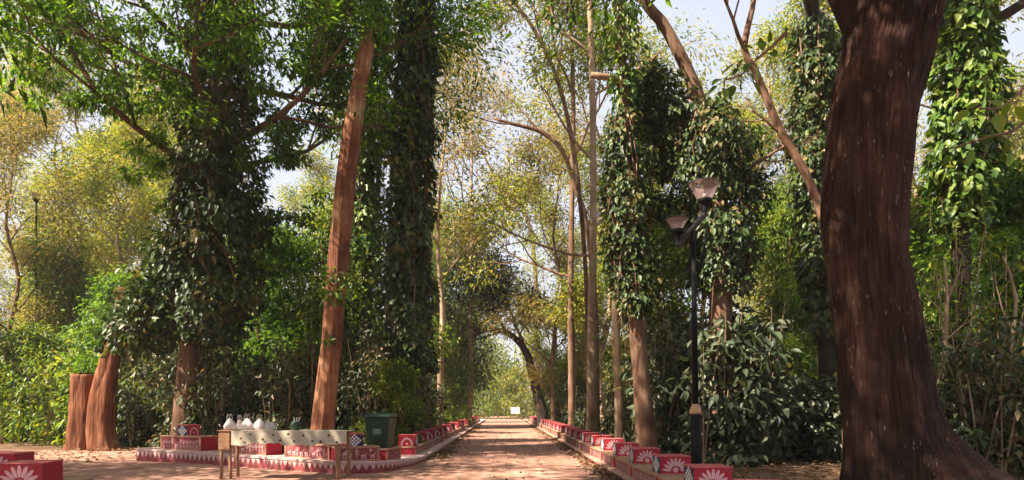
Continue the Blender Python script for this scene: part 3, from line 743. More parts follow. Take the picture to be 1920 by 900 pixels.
# --- the broken bare trunk ------------------------------------------------------------------
rng = np.random.default_rng(12); D0 = 18.6
bt = tree_root('broken_trunk', (P(606,0,D0).x, D0, 0), 'tall bare orange-brown trunk snapped at top, leaning right behind table', cat_='dead tree')
ax = [(600,880,27),(606,800,24),(614,720,22),(622,640,21),(630,540,21),(638,440,21),(648,340,20),(660,250,19),(672,170,16),(684,105,15),(690,82,14)]
pts = rel(bt, [P(x, y, D0) for x, y, w in ax]); rad = [w*.86/F*D0 for x, y, w in ax]
mb = MB(); p, r = smooth_path(pts, rad, .12)
ph2 = rng.random(30)*6.28
def brk(i, a):
    v = 1
    for k in range(6): v += .034*math.sin((3+4*k)*a + ph2[k] + .03*i*(1 if k % 2 else -1) + .8*math.sin(.11*i+ph2[9+k]))
    return v
mb.tube(p, r, 48, True, brk)
bt_trunk = mb.build('trunk', M['bark_peel'], bt, smooth=True)
for k, (dx, dh, w) in enumerate([(-.09,.38,.05),(.05,.55,.06),(.12,.22,.045),(-.02,.3,.05)]):
    q = p[-1] + Vector((dx, -.05+.03*k, -.15)); MB().tube([q, q+Vector((.03,0,dh*.6)), q+Vector((.06,0,dh))], [w, w*.8, .01], 6).build('splinter', M['bark_peel'], bt)
cs = [P(628,548,D0-.35), P(632,520,D0-.35), P(622,560,D0-.3), P(615,640,D0-.35)]
leaf_obj('epiphyte', blob_leaves(rng, [tuple(q) for q in rel(bt, cs)], [.28,.24,.2,.12], [50,40,30,14], (.14,.26), shell=.2), M['ivy_light'], bt, .4, 'ovate')['kind'] = 'stuff'

# --- generic tree with climbing leaves --------------------------------------------------------
def ivy_tree(seed, d, axis, trunk_w, ivy, n, label, mat='ivy', bark='bark_dark', size=(.14,.26), limbs=(), crown=None, shape='ovate', group='trees covered in climbing leaves', extra=(), shag=.4, fill=(), sleeve2=None, kids=(3,5)):
    """axis: (px, py) pixels of the trunk; ivy: (px, py, half width) of the leafy sleeve"""
    rng = np.random.default_rng(seed)
    root = tree_root('ivy_covered_tree', (P(axis[0][0], 0, d).x, d, 0), label, group)
    pts = rel(root, [P(x, y, d) for x, y in axis]); rad = [w/F*d for w in trunk_w]
    mb = MB(); p, r = trunk_mesh(rng, mb, pts, rad, 12)
    tips = []
    for (px, py, dd, dirn, L, rr, lv) in limbs:
        branch(rng, mb, P(px, py, d+dd) - Vector(root.location), dirn, L, rr, lv, tips, up=.1, spread=.8, kids=kids)
    mb.build('trunk', M[bark], root, smooth=True)
    if ivy:
        ip = rel(root, [P(x, y, d) for x, y, w in ivy]); ir = [w/F*d for x, y, w in ivy]
        ip, ir = smooth_path(ip, ir, .3)
        data = column_leaves(rng, ip, ir, n, size, shag)
        vm = MB()
        for v_ in range(9):
            a0 = rng.random()*6.28; i0 = int(rng.integers(0, max(1, len(ip)//3))); pv = []
            for i in range(i0, len(ip), 2):
                a0 += rng.normal(0, .22); pv.append(ip[i] + Vector((math.cos(a0), math.sin(a0), 0))*ir[i]*rng.uniform(.8, 1.0))
            if len(pv) > 3: vm.tube(pv, [.022]*len(pv), 5)
            q = ip[i0] + Vector((math.cos(a0), math.sin(a0), 0))*ir[i0]*.8      # a loose end hanging below the leaves
            vm.tube([q, q+Vector((rng.normal(0,.1), rng.normal(0,.1), -.6)), q+Vector((rng.normal(0,.2), rng.normal(0,.2), -1.2-rng.random()))], [.012,.01,.005], 4)
        vm.build('vine_stems', M['bark_brown'], root, smooth=True)['kind'] = 'stuff'
        if extra: data = cat(data, blob_leaves(rng, [tuple(q) for q in rel(root, [P(x, y, d+z) for x, y, z, r_, k in extra])], [e[3] for e in extra], [e[4] for e in extra], size, .85, .6, .35))
        leaf_obj('climbing_leaves', data, M[mat], root, .6, shape)
    if tips and crown:
        k, sp, sz, cm = crown
        data = tip_leaves(rng, tips, k, sp, sz)
        if fill:
            cs, rs_, ns = [], [], []
            for (x, y, z, r_, n_) in fill:        # twiggy boughs inside the crown
                o0 = P(x, y, d+z) - Vector(root.location)
                for j in range(7):
                    cs.append(tuple(o0 + Vector(rng.normal(0, r_*.55, 3)))); rs_.append(r_*rng.uniform(.25, .5)); ns.append(int(n_/7))
            data = cat(data, blob_leaves(rng, cs, rs_, ns, sz, .6, .5, .15))
        leaf_obj('crown', data, M[cm], root, .34)
    if sleeve2:
        sv, n2, m2 = sleeve2
        ip, ir = smooth_path(rel(root, [P(x, y, d) for x, y, w in sv]), [w/F*d for x, y, w in sv], .3)
        leaf_obj('upper_leaves', column_leaves(rng, ip, ir, n2, size, .8), M[m2], root, .5, shape)
    return root
# left ivy tree with the broad mango-like crown
ivy_tree(21, 20.0, [(338,870),(345,790),(352,700),(362,620),(385,500),(400,380),(408,260),(415,120),(420,-20),(425,-160)], [26,21,20,19,20,20,19,18,17,14],
         [(395,640,40),(400,560,75),(400,480,78),(398,400,68),(405,300,62),(412,200,58),(415,100,54),(420,-60,44)], 13500,
         'massive leaf-smothered tree with orange-lit base and broad crown at left', bark='bark_brown', size=(.13,.25),
         extra=[(300,560,.2,1.1,1500),(280,600,0,1.0,1200),(330,480,0,.9,900),(250,620,.3,.9,900),(470,420,.3,.8,700)],
         limbs=[(405,330,0,(-.9,-.3,.35),6,.12,3),(408,280,0,(.9,.3,.25),5.2,.12,3),(412,200,0,(-.8,.2,.5),6.5,.12,3),(412,170,0,(.8,.4,.35),5.2,.11,3),
                (415,120,0,(-.3,-.9,.3),6,.12,3),(415,60,0,(.85,.4,.3),5,.11,3),(418,20,0,(-.9,-.2,.4),7,.12,3),(420,-30,0,(.1,-.8,.5),6,.12,3),(422,-90,0,(.9,.3,.6),5,.11,3),(422,-120,0,(-.7,.2,.8),6,.1,3),(425,-140,0,(.1,.6,.9),5,.14,3),
                (410,240,0,(.1,-.9,.2),4.5,.1,3),(412,150,0,(-.6,-.7,.3),6,.1,3),(416,40,0,(.2,-.8,.3),5,.1,3),(405,300,0,(.6,.6,.3),5,.1,3),
                (424,-110,0,(.7,-.6,.3),6.5,.12,3),(424,-130,0,(.15,-1,.3),6.5,.12,3),(425,-145,0,(1,-.1,.25),6.5,.12,3),(425,-150,0,(-.3,-.9,.4),6.5,.12,3),(425,-150,0,(.6,-.9,.5),6,.15,3)], kids=(3,5),
         fill=[(560,60,1.2,1.2,900),(500,130,-1.5,1.1,900),(610,150,1.5,1.0,700),(570,230,1.2,1.0,800),(520,260,-.5,.9,800),(460,60,-2,1.1,800),(330,90,-1.5,1.1,800),(260,60,-1,1.1,700),(230,170,-1,1.0,700),(310,190,-1.5,1.0,800),(180,110,0,1.0,600),(130,50,0,1.1,600),(290,270,-.5,.9,600),(620,60,1.5,1.0,700),(670,210,2,.8,500),(560,400,0,.7,400),(520,490,.3,.6,350),(480,340,-.5,.8,500),(60,60,-2,.9,450),(30,150,-2,.8,400)],
         crown=(16,.36,(.14,.26),'mango'))
ivy_tree(22, 21.0, [(770,860),(768,700),(766,500),(768,300),(776,120),(784,-30),(790,-200)], [20,18,17,16,15,14,11],
         [(768,690,42),(766,620,40),(764,520,41),(766,400,38),(770,280,37),(776,160,35),(782,60,30),(786,-40,30),(790,-150,26)], 11000,
         'straight tall column tree wrapped in dark climbing leaves right of broken trunk',
         limbs=[(788,-130,0,(-.6,-.3,.7),4.5,.18,3),(790,-190,0,(-.2,.7,.8),5,.16,3),(790,-190,0,(.2,-.5,.9),4,.16,3)], crown=(26,.42,(.16,.28),'mango'))
ivy_tree(23, 25.5, [(680,860),(680,700),(684,500),(690,300),(700,120),(706,-60)], [16,15,14,12,10,8],
         [(678,650,28),(680,560,30),(682,450,28),(688,330,27),(694,220,28),(702,110,27),(706,10,24)], 7000,
         'leafy climber-wrapped tree half hidden behind the broken trunk', mat='ivy_light',
         limbs=[(712,120,0,(-.6,-.4,.5),3.5,.1,2),(712,150,0,(.5,-.6,.4),3,.1,2),(716,0,0,(-.5,-.3,.6),4,.1,3),(706,250,0,(-.6,-.3,.3),3.4,.1,2)], crown=(40,.42,(.15,.27),'mango'))
# right side
ivy_tree(24, 17.0, [(1222,880),(1212,830),(1203,720),(1192,600),(1184,480),(1176,330),(1168,180),(1162,40),(1158,-120)], [24,19,15,14,13,12,10,9,7],
         [(1188,590,26),(1184,520,40),(1178,440,42),(1174,340,40),(1170,260,34),(1166,210,24)], 6200,
         'slim ivy-clad tree with bare tan lower trunk left of lamp post', bark='bark_brown', size=(.1,.18), shag=.5,
         extra=[(1190,180,.2,.35,160)], sleeve2=([(1170,210,20),(1168,130,34),(1164,60,36),(1160,-40,40)], 1500, 'ivy_light'))
ivy_tree(25, 17.6, [(1352,880),(1352,700),(1350,560),(1346,440),(1336,300),(1312,200),(1296,150),(1268,90),(1240,40),(1206,0),(1190,-60),(1200,-160)], [24,22,20,17,15,14,12,11,10,9,8,7],
         [(1354,545,44),(1354,500,52),(1352,440,58),(1345,360,66),(1325,270,70),(1300,210,56)], 6800,
         'crooked trunk smothered in dark leaves behind the lamp, its bare top bending left', bark='bark_brown', size=(.11,.2),
         extra=[(1225,165,.1,.62,1100),(1255,215,.1,.7,1300),(1212,230,.1,.5,700),(1250,300,.2,.55,700),(1240,390,.3,.5,380),(1385,470,0,.5,420),(1400,350,0,.55,420),(1385,260,0,.5,380),(1345,210,0,.45,330)],
         limbs=[(1385,330,0,(.8,-.1,.3),1.8,.06,2)], crown=(6,.2,(.14,.24),'ivy'))
ivy_tree(26, 19.5, [(1560,880),(1552,700),(1545,500),(1536,300),(1530,150),(1522,-20),(1516,-160)], [17,16,15,14,13,11,9],
         [(1552,620,26),(1546,520,34),(1540,420,40),(1534,320,42),(1530,220,42),(1528,120,40),(1524,40,30)], 6000,
         'ivy-draped tree standing just left of the huge leaning trunk',
         limbs=[(1524,40,0,(-.6,-.5,.6),4,.12,3),(1520,-60,0,(.5,-.6,.6),4,.12,3)], crown=(26,.42,(.14,.26),'ivy_light'))
ivy_tree(27, 16.0, [(1800,930),(1800,700),(1802,500),(1808,300),(1812,100),(1816,-60),(1816,-180)], [17,16,15,14,13,12,10],
         [(1802,420,34),(1804,330,46),(1810,240,52),(1812,140,50),(1810,40,44),(1814,-60,40)], 5200,
         'climber-covered tree right of the huge leaning trunk', mat='ivy_light',
         limbs=[(1830,60,0,(.8,-.4,.4),4,.14,3),(1815,-60,0,(.6,.3,.7),4,.14,3),(1812,-100,0,(-.4,-.7,.6),4.5,.14,3)], crown=(30,.42,(.16,.28),'ivy'))

# --- twin red stump on the left -----------------------------------------------------------------
rng = np.random.default_rng(31); D0 = 23.5
phs = rng.random(30)*6.28
def stump_ell(i, a):
    z = i*.15; v = 1 + .07*math.sin(3*a+phs[0]+.25*z) + .05*math.sin(5*a+phs[1]-.5*z)
    for k, (N_, dp) in enumerate(((7,.05),(12,.045),(19,.03))):
        w_ = math.sin(N_*a + phs[3+k] + 1.3*math.sin(1.1*z+phs[8+k]) + .8*math.sin(2.7*z+phs[12+k]-2*a)); v -= dp*(.4+.6*math.sin(2.2*z+3*a+phs[16+k])**2)*math.exp(-(w_/.35)**2)
    return v + .02*math.sin(9*z+4*a+phs[20])*math.sin(17*a+phs[21])
st = tree_root('twin_stump', (P(175,0,D0).x, D0, 0), 'orange-red twin stump, one stem sawn flat, at left edge of clearing', cat_='tree stump')
mb = MB(); ax = [(150,852,29),(153,835,25),(155,800,23),(156,760,21.5),(157,702,20)]
pts, rad = smooth_path(rel(st, [P(x, y, D0) for x, y, w in ax]), [w/F*D0 for x, y, w in ax], .15); mb.tube(pts, rad, 52, True, stump_ell); mb.build('sawn_stem', M['bark_red'], st, smooth=True)
mbc = MB(); cc = pts[-1]; mbc.add([cc+Vector((0,0,.03))] + [cc+Vector((rad[-1]*.9*math.cos(t), rad[-1]*.9*math.sin(t), .02+.05*math.cos(t))) for t in np.linspace(0, 2*math.pi, 25)[:-1]], [(0, 1+i, 1+(i+1) % 24) for i in range(24)]).build('cut_face', M['bark_tan'], st)
mb = MB(); ax = [(200,852,30),(195,835,26),(192,790,24),(195,740,22),(204,690,18),(216,640,14),(226,590,12),(232,540,9)]
pts, rad = smooth_path(rel(st, [P(x, y, D0-.25) for x, y, w in ax]), [w/F*D0 for x, y, w in ax], .15); mb.tube(pts, rad, 52, True, stump_ell); mb.build('leaning_stem', M['bark_red'], st, smooth=True)

# --- bare trunks beside the right-hand benches -----------------------------------------------------
def bare_tree(seed, name, d, axis, w, label, bark, limbs=(), crown=None, group='bare trunks beside the right benches', sides=12, amp=.06, ratio=.34):
    rng = np.random.default_rng(seed); root = tree_root(name, (P(axis[0][0], 0, d).x, d, 0), label, group)
    pts = rel(root, [P(x, y, d) for x, y in axis]); rad = [q/F*d for q in w]; mb = MB(); trunk_mesh(rng, mb, pts, rad, sides, amp)
    tips = []
    for (px, py, dirn, L, rr, lv) in limbs: branch(rng, mb, P(px, py, d)-Vector(root.location), dirn, L, rr, lv, tips, up=.08, spread=.8, kids=(2,4))
    mb.build('trunk', M[bark], root, smooth=True)
    if crown and tips:
        k, sp, sz, cm = crown; leaf_obj('crown', tip_leaves(rng, tips, k, sp, sz), M[cm], root, ratio)
    return root
bare_tree(41, 'forest_tree', 27, [(1112,860),(1111,800),(1110,720),(1110,600),(1112,450),(1112,300),(1110,150),(1106,0),(1104,-140)], [14,12,10,8.5,7,6,5.5,5,4],
          'straight pale trunk with sunlit split base beside the right benches', 'bark_tan',
          limbs=[(1111,480,(-.8,.1,.15),4.5,.07,2),(1112,430,(.5,.2,.6),3,.06,2),(1112,300,(-.6,0,.6),4,.07,2),(1110,180,(.7,0,.5),3.5,.07,2),(1108,100,(-.7,.1,.6),4,.07,3),(1106,0,(.5,-.3,.7),4,.07,3)], crown=(28,.45,(.14,.26),'far'))
bare_tree(42, 'forest_tree', 20, [(1160,850),(1160,760),(1158,680),(1154,580),(1150,460),(1146,300)], [9,8,8,7,6,4], 'thin straight trunk between two thicker ones beside right benches', 'bark_tan')
bare_tree(43, 'forest_tree', 34, [(1072,810),(1072,700),(1070,560),(1072,400),(1075,200),(1070,40)], [7,7,6,5,4,3], 'slender dark trunk behind the benches left of sunlit split trunk', 'bark_brown',
          limbs=[(1071,520,(-.7,.2,.3),5,.09,2),(1073,300,(.6,.1,.6),5,.09,3),(1074,180,(-.6,.1,.7),5,.09,3)], crown=(28,.5,(.18,.3),'far'))
# cut limb stub and the arching tree over the road
mbx = MB(); root = tag(empty('cut_branch', P(1165,150,17)), 'short sawn-off pale branch stub jutting left from slim ivy tree', 'branch')
mbx.tube([(0,0,0),(-.35,-.1,.02),(-.8,-.2,.03)], [.09,.085,.075], 12).build('wood', M['bark_tan'], root, smooth=True)
bare_tree(44, 'arching_tree', 46, [(1020,815),(1018,780),(1008,740),(998,700),(990,668),(972,640),(945,622),(912,618),(885,632),(868,668)], [13,11,9,8,7.5,6.5,5,4,3,2], 'dark crooked tree arching left over the far road', 'bark_dark',
          limbs=[(990,668,(-.3,-.2,.8),4,.15,3),(960,632,(-.5,-.3,.4),4,.12,3),(920,618,(-.7,-.2,.1),3.5,.1,2),(940,622,(-.4,.3,-.2),3,.1,2),(885,632,(-.4,0,-.5),2.5,.08,2),(895,626,(-.2,.2,.6),3,.08,2),(872,655,(.1,0,-.8),2,.06,2)], crown=(30,.6,(.24,.4),'shrub'), group='trees over the road')
# bare grey branches against the sky
bare_tree(45, 'leaning_tree', 30, [(1120,860),(1118,600),(1100,420),(1082,360),(1062,300),(1045,270),(1010,245),(960,232),(925,222)], [5,4.5,4.2,4.5,4.5,4.5,4,3,1.6], 'thin grey leaning tree whose bare bough reaches left across the sky', 'bark_brown', group='thin bare trees',
          limbs=[(1010,245,(-.5,0,.6),2.5,.05,1),(960,232,(-.8,0,-.3),2,.04,1)], crown=(4,.25,(.14,.24),'far'))
bare_tree(46, 'leaning_tree', 28, [(1105,860),(1100,560),(1088,380),(1068,240),(1045,150),(1020,90),(985,30),(940,-20)], [4.5,4.2,4.2,4.2,4,3.5,3,2], 'thin dark leaning tree curving up left into the white sky', 'bark_brown', group='thin bare trees',
          limbs=[(1045,150,(.1,0,.9),3,.05,1),(1020,90,(-.2,-.2,.9),2.5,.05,1),(985,30,(-.7,0,.4),2.5,.04,1)], crown=(5,.22,(.12,.22),'ivy_light'))
bare_tree(47, 'leaning_tree', 66, [(1009,800),(1008,600),(1000,470),(985,400),(960,370),(930,335),(905,285)], [4,4,3.6,3.2,2.8,2.2,1.4], 'spindly bare sapling bending left beside the road', 'bark_brown', group='thin bare trees',
          limbs=[(985,400,(-.3,0,.9),5,.08,1),(950,358,(.1,0,.9),5,.08,1)], crown=(5,.5,(.3,.5),'far'))
bare_tree(48, 'leaning_tree', 15, [(1590,930),(1580,600),(1540,400),(1502,310),(1466,250),(1440,190),(1415,130),(1395,90),(1410,20),(1425,-80)], [9,9,8.5,8,7.5,7,6.5,6,5,4], 'brown crooked bough rising left in front of the ivy-draped tree', 'bark_brown', group='thin bare trees',
          limbs=[(1466,250,(-.7,0,.25),1.2,.04,1),(1395,90,(-.5,-.2,.7),1.6,.05,1)], crown=(1,.15,(.1,.16),'ivy_light'))

def sprig(seed, d, path, label, leaves, mat, size):
    rng = np.random.default_rng(seed); root = tag(empty('leafy_sprig', P(path[0][0], path[0][1], d)), label, 'branch', 'leafy sprigs hanging near the camera')
    pts = rel(root, [P(x, y, d) for x, y in path]); mb = MB(); p, r = smooth_path(pts, [.02*(1.1-i/len(pts)) for i in range(len(pts))], .08); mb.tube(p, r, 6)
    c, a_, n_ = [], [], []
    for (x, y) in leaves:
        q = P(x, y, d+rng.uniform(-.25,.25)) - Vector(root.location); near = min(p, key=lambda w: (w-q).length); v = (q-near)
        mb.tube([near, q], [.006,.004], 4); c.append(tuple(q)); a_.append((v.normalized() + Vector((0,0,-.5)) + Vector(rng.normal(0,.25,3)))[:]); n_.append((rng.normal(0,.4), -.6+rng.normal(0,.3), .8))
    mb.build('twig', M['bark_brown'], root, smooth=True)
    for i in range(len(c)):
        L = rng.uniform(*size); me = leaves_mesh('leaf', [(0,0,0)], [a_[i]], [n_[i]], L, L*.55, 'ovate'); o = meshobj('leaf', me, root, M[mat]); o.location = c[i]
    return root
sprig(81, 8, [(1475,60),(1450,85),(1420,110),(1390,140),(1360,150)], 'near sprig of broad olive leaves hanging left of the huge trunk',
      [(1440,80),(1428,95),(1412,92),(1405,118),(1398,108),(1418,125),(1384,128),(1376,120),(1390,150),(1366,140),(1352,148),(1358,165),(1376,160),(1438,100),(1452,92),(1424,78),(1404,135),(1345,160),(1410,152)], 'ivy_light', (.13,.22))
sprig(82, 8, [(1930,150),(1895,190),(1860,205),(1830,200)], 'near sprig with one bright green leaf at the upper right',
      [(1890,195),(1850,190),(1832,192),(1815,205),(1905,200),(1870,215),(1918,190)], 'bamboo', (.16,.28))
sprig(83, 8.5, [(1935,215),(1900,245),(1860,255),(1810,270),(1770,282)], 'near twig of brownish olive leaves at the right edge',
      [(1905,235),(1890,260),(1870,250),(1850,270),(1835,255),(1820,280),(1800,265),(1780,290),(1765,280),(1915,265),(1895,285)], 'ivy_light', (.13,.24))
bare_tree(49, 'sapling', 14.5, [(1786,930),(1782,800),(1778,720),(1772,640),(1776,560),(1770,480)], [5,5,4.5,4,3,1.5], 'slim orange-lit sapling with bare twigs right of huge trunk', 'bark_tan', group='thin bare trees',
          limbs=[(1778,720,(.3,-.2,.9),1.3,.025,2),(1776,690,(-.5,-.2,.7),1.0,.02,2),(1772,640,(.6,-.1,.6),1.2,.02,2),(1774,600,(-.6,0,.7),1.0,.02,2),(1776,560,(.5,0,.8),1.0,.02,2)], crown=(2,.12,(.1,.18),'shrub_sun'))
bare_tree(50, 'sapling', 13.6, [(1905,960),(1900,820),(1890,700),(1905,560),(1880,480)], [4,4,3.5,3,1.5], 'leaning twiggy sapling near the right edge', 'bark_tan', group='thin bare trees',
          limbs=[(1895,760,(-.7,-.2,.6),1.2,.02,2),(1890,700,(.4,-.2,.8),1.2,.02,2),(1900,620,(-.7,-.1,.5),1.3,.02,2)], crown=(2,.12,(.1,.18),'shrub_sun'))

# --- background trees: a few kinds, copied ---------------------------------------------------------
def slender(seed, H, mat, bark, k=9, n_l=10, lowest=.3, r0=.16, spread=.9, sz=(.17,.32), sp=.4, wob=.25, lean=.0):
    rng = np.random.default_rng(seed); root = empty('woodland_tree')
    pts = [(rng.normal(0, wob)*(t > 0)+lean*H*t, rng.normal(0, wob)*(t > 0), H*t - .3*(t == 0)) for t in np.linspace(0, 1, 7)]
    mb = MB(); p, r = trunk_mesh(rng, mb, pts, [r0*(1.15-t) for t in np.linspace(0, 1, 7)], 8, .05, .9)
    tips = []
    for j in range(n_l):
        f = lowest + (1-lowest)*(j+.5)/n_l; i = min(int(f*(len(p)-1)), len(p)-1); a = rng.random()*6.28
        L = H*.2*(1.15-.6*abs(f-.6)/.5)*(.7+.6*rng.random())
        branch(rng, mb, p[i], (math.cos(a)*spread, math.sin(a)*spread, .75), L, r[i]*.5, 2, tips, up=.1, spread=.75, kids=(3,5), sides=5, sub=.55)
    mb.build('trunk', M[bark], root, smooth=True)
    leaf_obj('crown', tip_leaves(rng, tips, k, sp, sz), M[mat], root, .3)
    return root
def bushy(seed, H, mat, n=9000, sz=(.16,.3), name='bushy_tree', bark='bark_brown', w=.3, blobs=16):
    rng = np.random.default_rng(seed); root = empty(name); mb = MB(); cs, rs_, ns = [], [], []
    for j in range(4):
        a = rng.random()*6.28; pt = [(.15*math.cos(a), .15*math.sin(a), -.2)]
        for t in (.3,.6,.9): pt.append((math.cos(a)*H*w*.55*t + rng.normal(0,.1), math.sin(a)*H*w*.55*t + rng.normal(0,.1), H*t*.85))
        mb.tube(*smooth_path(pt, [.07,.055,.04,.02], .4), 6)
    for j in range(blobs):
        a = rng.random()*6.28; t = .1+.9*rng.random(); q = w*H*math.sin(math.pi*min(1, .25+.75*t))**.5*rng.random()**.5
        cs.append((q*math.cos(a), q*math.sin(a), H*t*.92)); rs_.append(H*rng.uniform(.09,.17)); ns.append(int(n/blobs))
    mb.build('trunk', M[bark], root, smooth=True)
    leaf_obj('crown', blob_leaves(rng, cs, rs_, ns, sz, .8, .45, .25), M[mat], root, .34)
    return root
def broad(seed, H):
    rng = np.random.default_rng(seed); root = empty('broad_tree'); mb = MB(); tips = []
    p, r = trunk_mesh(rng, mb, [(0,0,-.3),(.1,0,2),(-.1,.1,5),(.1,0,8)], [.4,.34,.3,.24], 12)
    for j in range(9):
        a = j*2.4+rng.random(); i = int(len(p)*(.62+.38*j/9))-1
        branch(rng, mb, p[i], (math.cos(a), math.sin(a), .55+.08*j), H*.36*(1-.03*j), .17, 3, tips, up=.1, spread=.8, kids=(3,4), sides=6)
    mb.build('trunk', M['bark_brown'], root, smooth=True)
    leaf_obj('crown', tip_leaves(rng, tips, 15, .4, (.17,.3)), M['mango'], root, .38); return root
protos = {
 's1': slender(101, 22, 'far_dry', 'bark_tan', 17, 13, .4, .2), 's2': slender(102, 20, 'far', 'bark_tan', 30, 14, .25, .18),
 's3': slender(103, 24, 'far', 'bark_tan', 26, 13, .35, .22, wob=.4), 's4': slender(104, 18, 'far_dry', 'bark_brown', 26, 15, .12, .15),
 'c1': broad(121, 12.5), 'm1': bushy(115, 9, 'mango', 15000, w=.24, blobs=30), 'm2': bushy(116, 10, 'shrub_sun', 15000, w=.2, blobs=30), 'g1': bushy(117, 18, 'bamboo', 17000, (.2,.4), w=.17, blobs=44), 'b1': bushy(111, 7, 'bamboo', 9000), 'b2': bushy(112, 5, 'shrub_sun', 8000), 'b3': bushy(113, 9, 'bamboo', 11000, w=.2),
}
used = {k: False for k in protos}
def place(kind, px, d, scale, rz, label, group, dz=0, base_px=True, cat_='tree'):
    o = protos[kind] if not used[kind] else copy_tree(protos[kind])
    used[kind] = True
    x = (px-VX)/F*d if base_px else px
    o.location = (x, d, dz); o.scale = (scale,)*3; o.rotation_euler = (0, 0, rz)
    return tag(o, label, cat_, group)
rr = random.Random(5)
SG = 'slender trees of the woodland'
for px, d, k, s, lab in [(826,40,'s1',1.0,'tall forked tan tree against the sky right of the ivy column'),
                         (878,46,'s1',1.05,'straight reddish pine-like tree against the sky left of road'),
                         (120,40,'s2',.95,'yellow-green tree showing left of the leaf-smothered tree'), (215,37,'s2',.8,'airy sunlit tree just behind the leaf-smothered tree'), (300,46,'s3',.95,'tall pale tree far behind the leaf-smothered tree'), (560,42,'s2',.75,'airy tree seen under the boughs left of broken trunk'),
                         (16,30,'s4',.8,'pale thin tree standing at the far left edge'),
                         (1040,60,'s2',1.0,'yellow-green slender tree right of the road end'),
                         (1040,44,'s4',1.05,'dry golden tree behind the right benches'),
                         (1135,36,'s2',1.0,'yellow-green tree behind the slim ivy-clad trunk'),
                         (1430,34,'s2',1.0,'sunlit tree showing between the lamp post and huge trunk'),
                         (1720,32,'s3',.9,'pale sunlit trunk seen just right of the huge leaning trunk')]:
    place(k, px, d, s, rr.random()*6.28, lab, SG)
for side in (-1, 1):
    for k in range(18):
        d = 34 + 4.5*k + rr.uniform(-1.5, 1.5)
        x = side*((3.8 if d < 55 else 7.5) + rr.random()**1.2*(7+.62*d)) 
        if side < 0: x -= 3.2 if d > 72 else 10
        kind = rr.choice(['s1','s2','s3','s4','s2'])
        lab = '%s slender tree in the %s woodland %s of the road' % ({'s1': 'thin-crowned golden', 's2': 'yellow-green', 's3': 'tall pale-trunked', 's4': 'dry tawny low-branched'}[kind], 'nearer' if d < 60 else 'middle' if d < 85 else 'farthest', 'left' if side < 0 else 'right')
        place(kind, x, d, rr.uniform(.75, 1.1), rr.random()*6.28, lab, SG, base_px=False)
BG = 'bushy trees in the undergrowth'
for px, d, k, s, lab in [(836,50,'g1',1.0,'bright green bushy tree on left side of the far road'),
                         (893,86,'g1',1.0,'tall green tree narrowing the left of the far road'),
                         (790,45,'g1',.75,'leafy green tree growing behind the tall ivy column'),
                         (1050,52,'b1',1.0,'yellow-green bush right of the arching tree'),
                         (952,124,'b1',1.6,'pale green bush closing the end of the road'),
                         (740,19.6,'b2',.55,'light green bush behind the green bin'),
                         (520,27,'b1',.85,'sunlit yellow-green bush left of the broken trunk'),
                         (160,29.5,'b1',.85,'bright green bush behind the twin stump'),
                         (60,29,'b2',1.0,'yellow-green bush at the far left edge'),
                         (1460,22,'b2',.75,'green bush in the shade left of the huge trunk'),
                         (1850,22,'b1',.8,'tangled green bush at the far right edge')]:
    place(k, px, d, s, rr.random()*6.28, lab, BG, cat_='bush')
for side in (-1, 1):
    for k in range(20):
        d = 30 + 3.0*k + rr.uniform(-1, 1); x = side*(4.4 + rr.random()*(4+.5*d))
        kind = rr.choice(['b1','b2','b3','b1'])
        place(kind, x, d, rr.uniform(.7, 1.15), rr.random()*6.28,
              '%s in the %s undergrowth %s of the road' % ({'b1': 'spreading yellow-green bush', 'b2': 'low green bush', 'b3': 'tall narrow bush'}[kind], 'nearer' if d < 50 else 'middle' if d < 70 else 'farthest', 'left' if side < 0 else 'right'), BG, base_px=False, cat_='bush')
for px, d, k, s_, lab in [(228,27.5,'m1',.78,'dense dark green tree between the twin stump and leaf-smothered tree'), (520,25,'m1',.9,'dense green tree seen left of the broken trunk'),
                         (640,26,'m2',1.0,'leafy tree close behind the broken trunk'), (120,32,'m2',1.0,'sunlit leafy tree behind the far left shrubs'),
                         (1265,25,'m2',.95,'leafy tree in the gap left of the lamp post'), (1475,27,'m2',1.05,'sunlit leafy tree between lamp post and ivy-draped tree'),
                         (1745,22,'m2',.9,'sunlit leafy tree close right of the huge trunk'), (1900,18,'m1',.9,'dark leafy tree cut off by the right edge'), (850,64,'m2',1.1,'leafy tree on left of the road end'),
                         (1090,48,'m2',1.1,'golden-green leafy tree behind the right benches')]:
    place(k, px, d, s_, rr.random()*6.28, lab, 'leafy trees of the middle storey')
# trees standing outside the picture that shade the clearing
for x, y, s_, lab in [(-17.5, 11.5, 1.0, 'broad shade tree outside the left edge of the picture'), (-6.0, 1.5, 1.25, 'tall broad shade tree left of the camera'), (-10.5, 6.5, 1.15, 'tall broad shade tree just outside the left of the clearing'), (-13, 5, 1.05, 'broad shade tree far left of the camera'),
                   (-4, -6, 1.0, 'broad shade tree behind the camera')]:
    o = place('c1', x, y, s_, rr.random()*6.28, lab, 'shade trees round the clearing', base_px=False)
    if 'tall' in lab: o.scale.z = 1.65
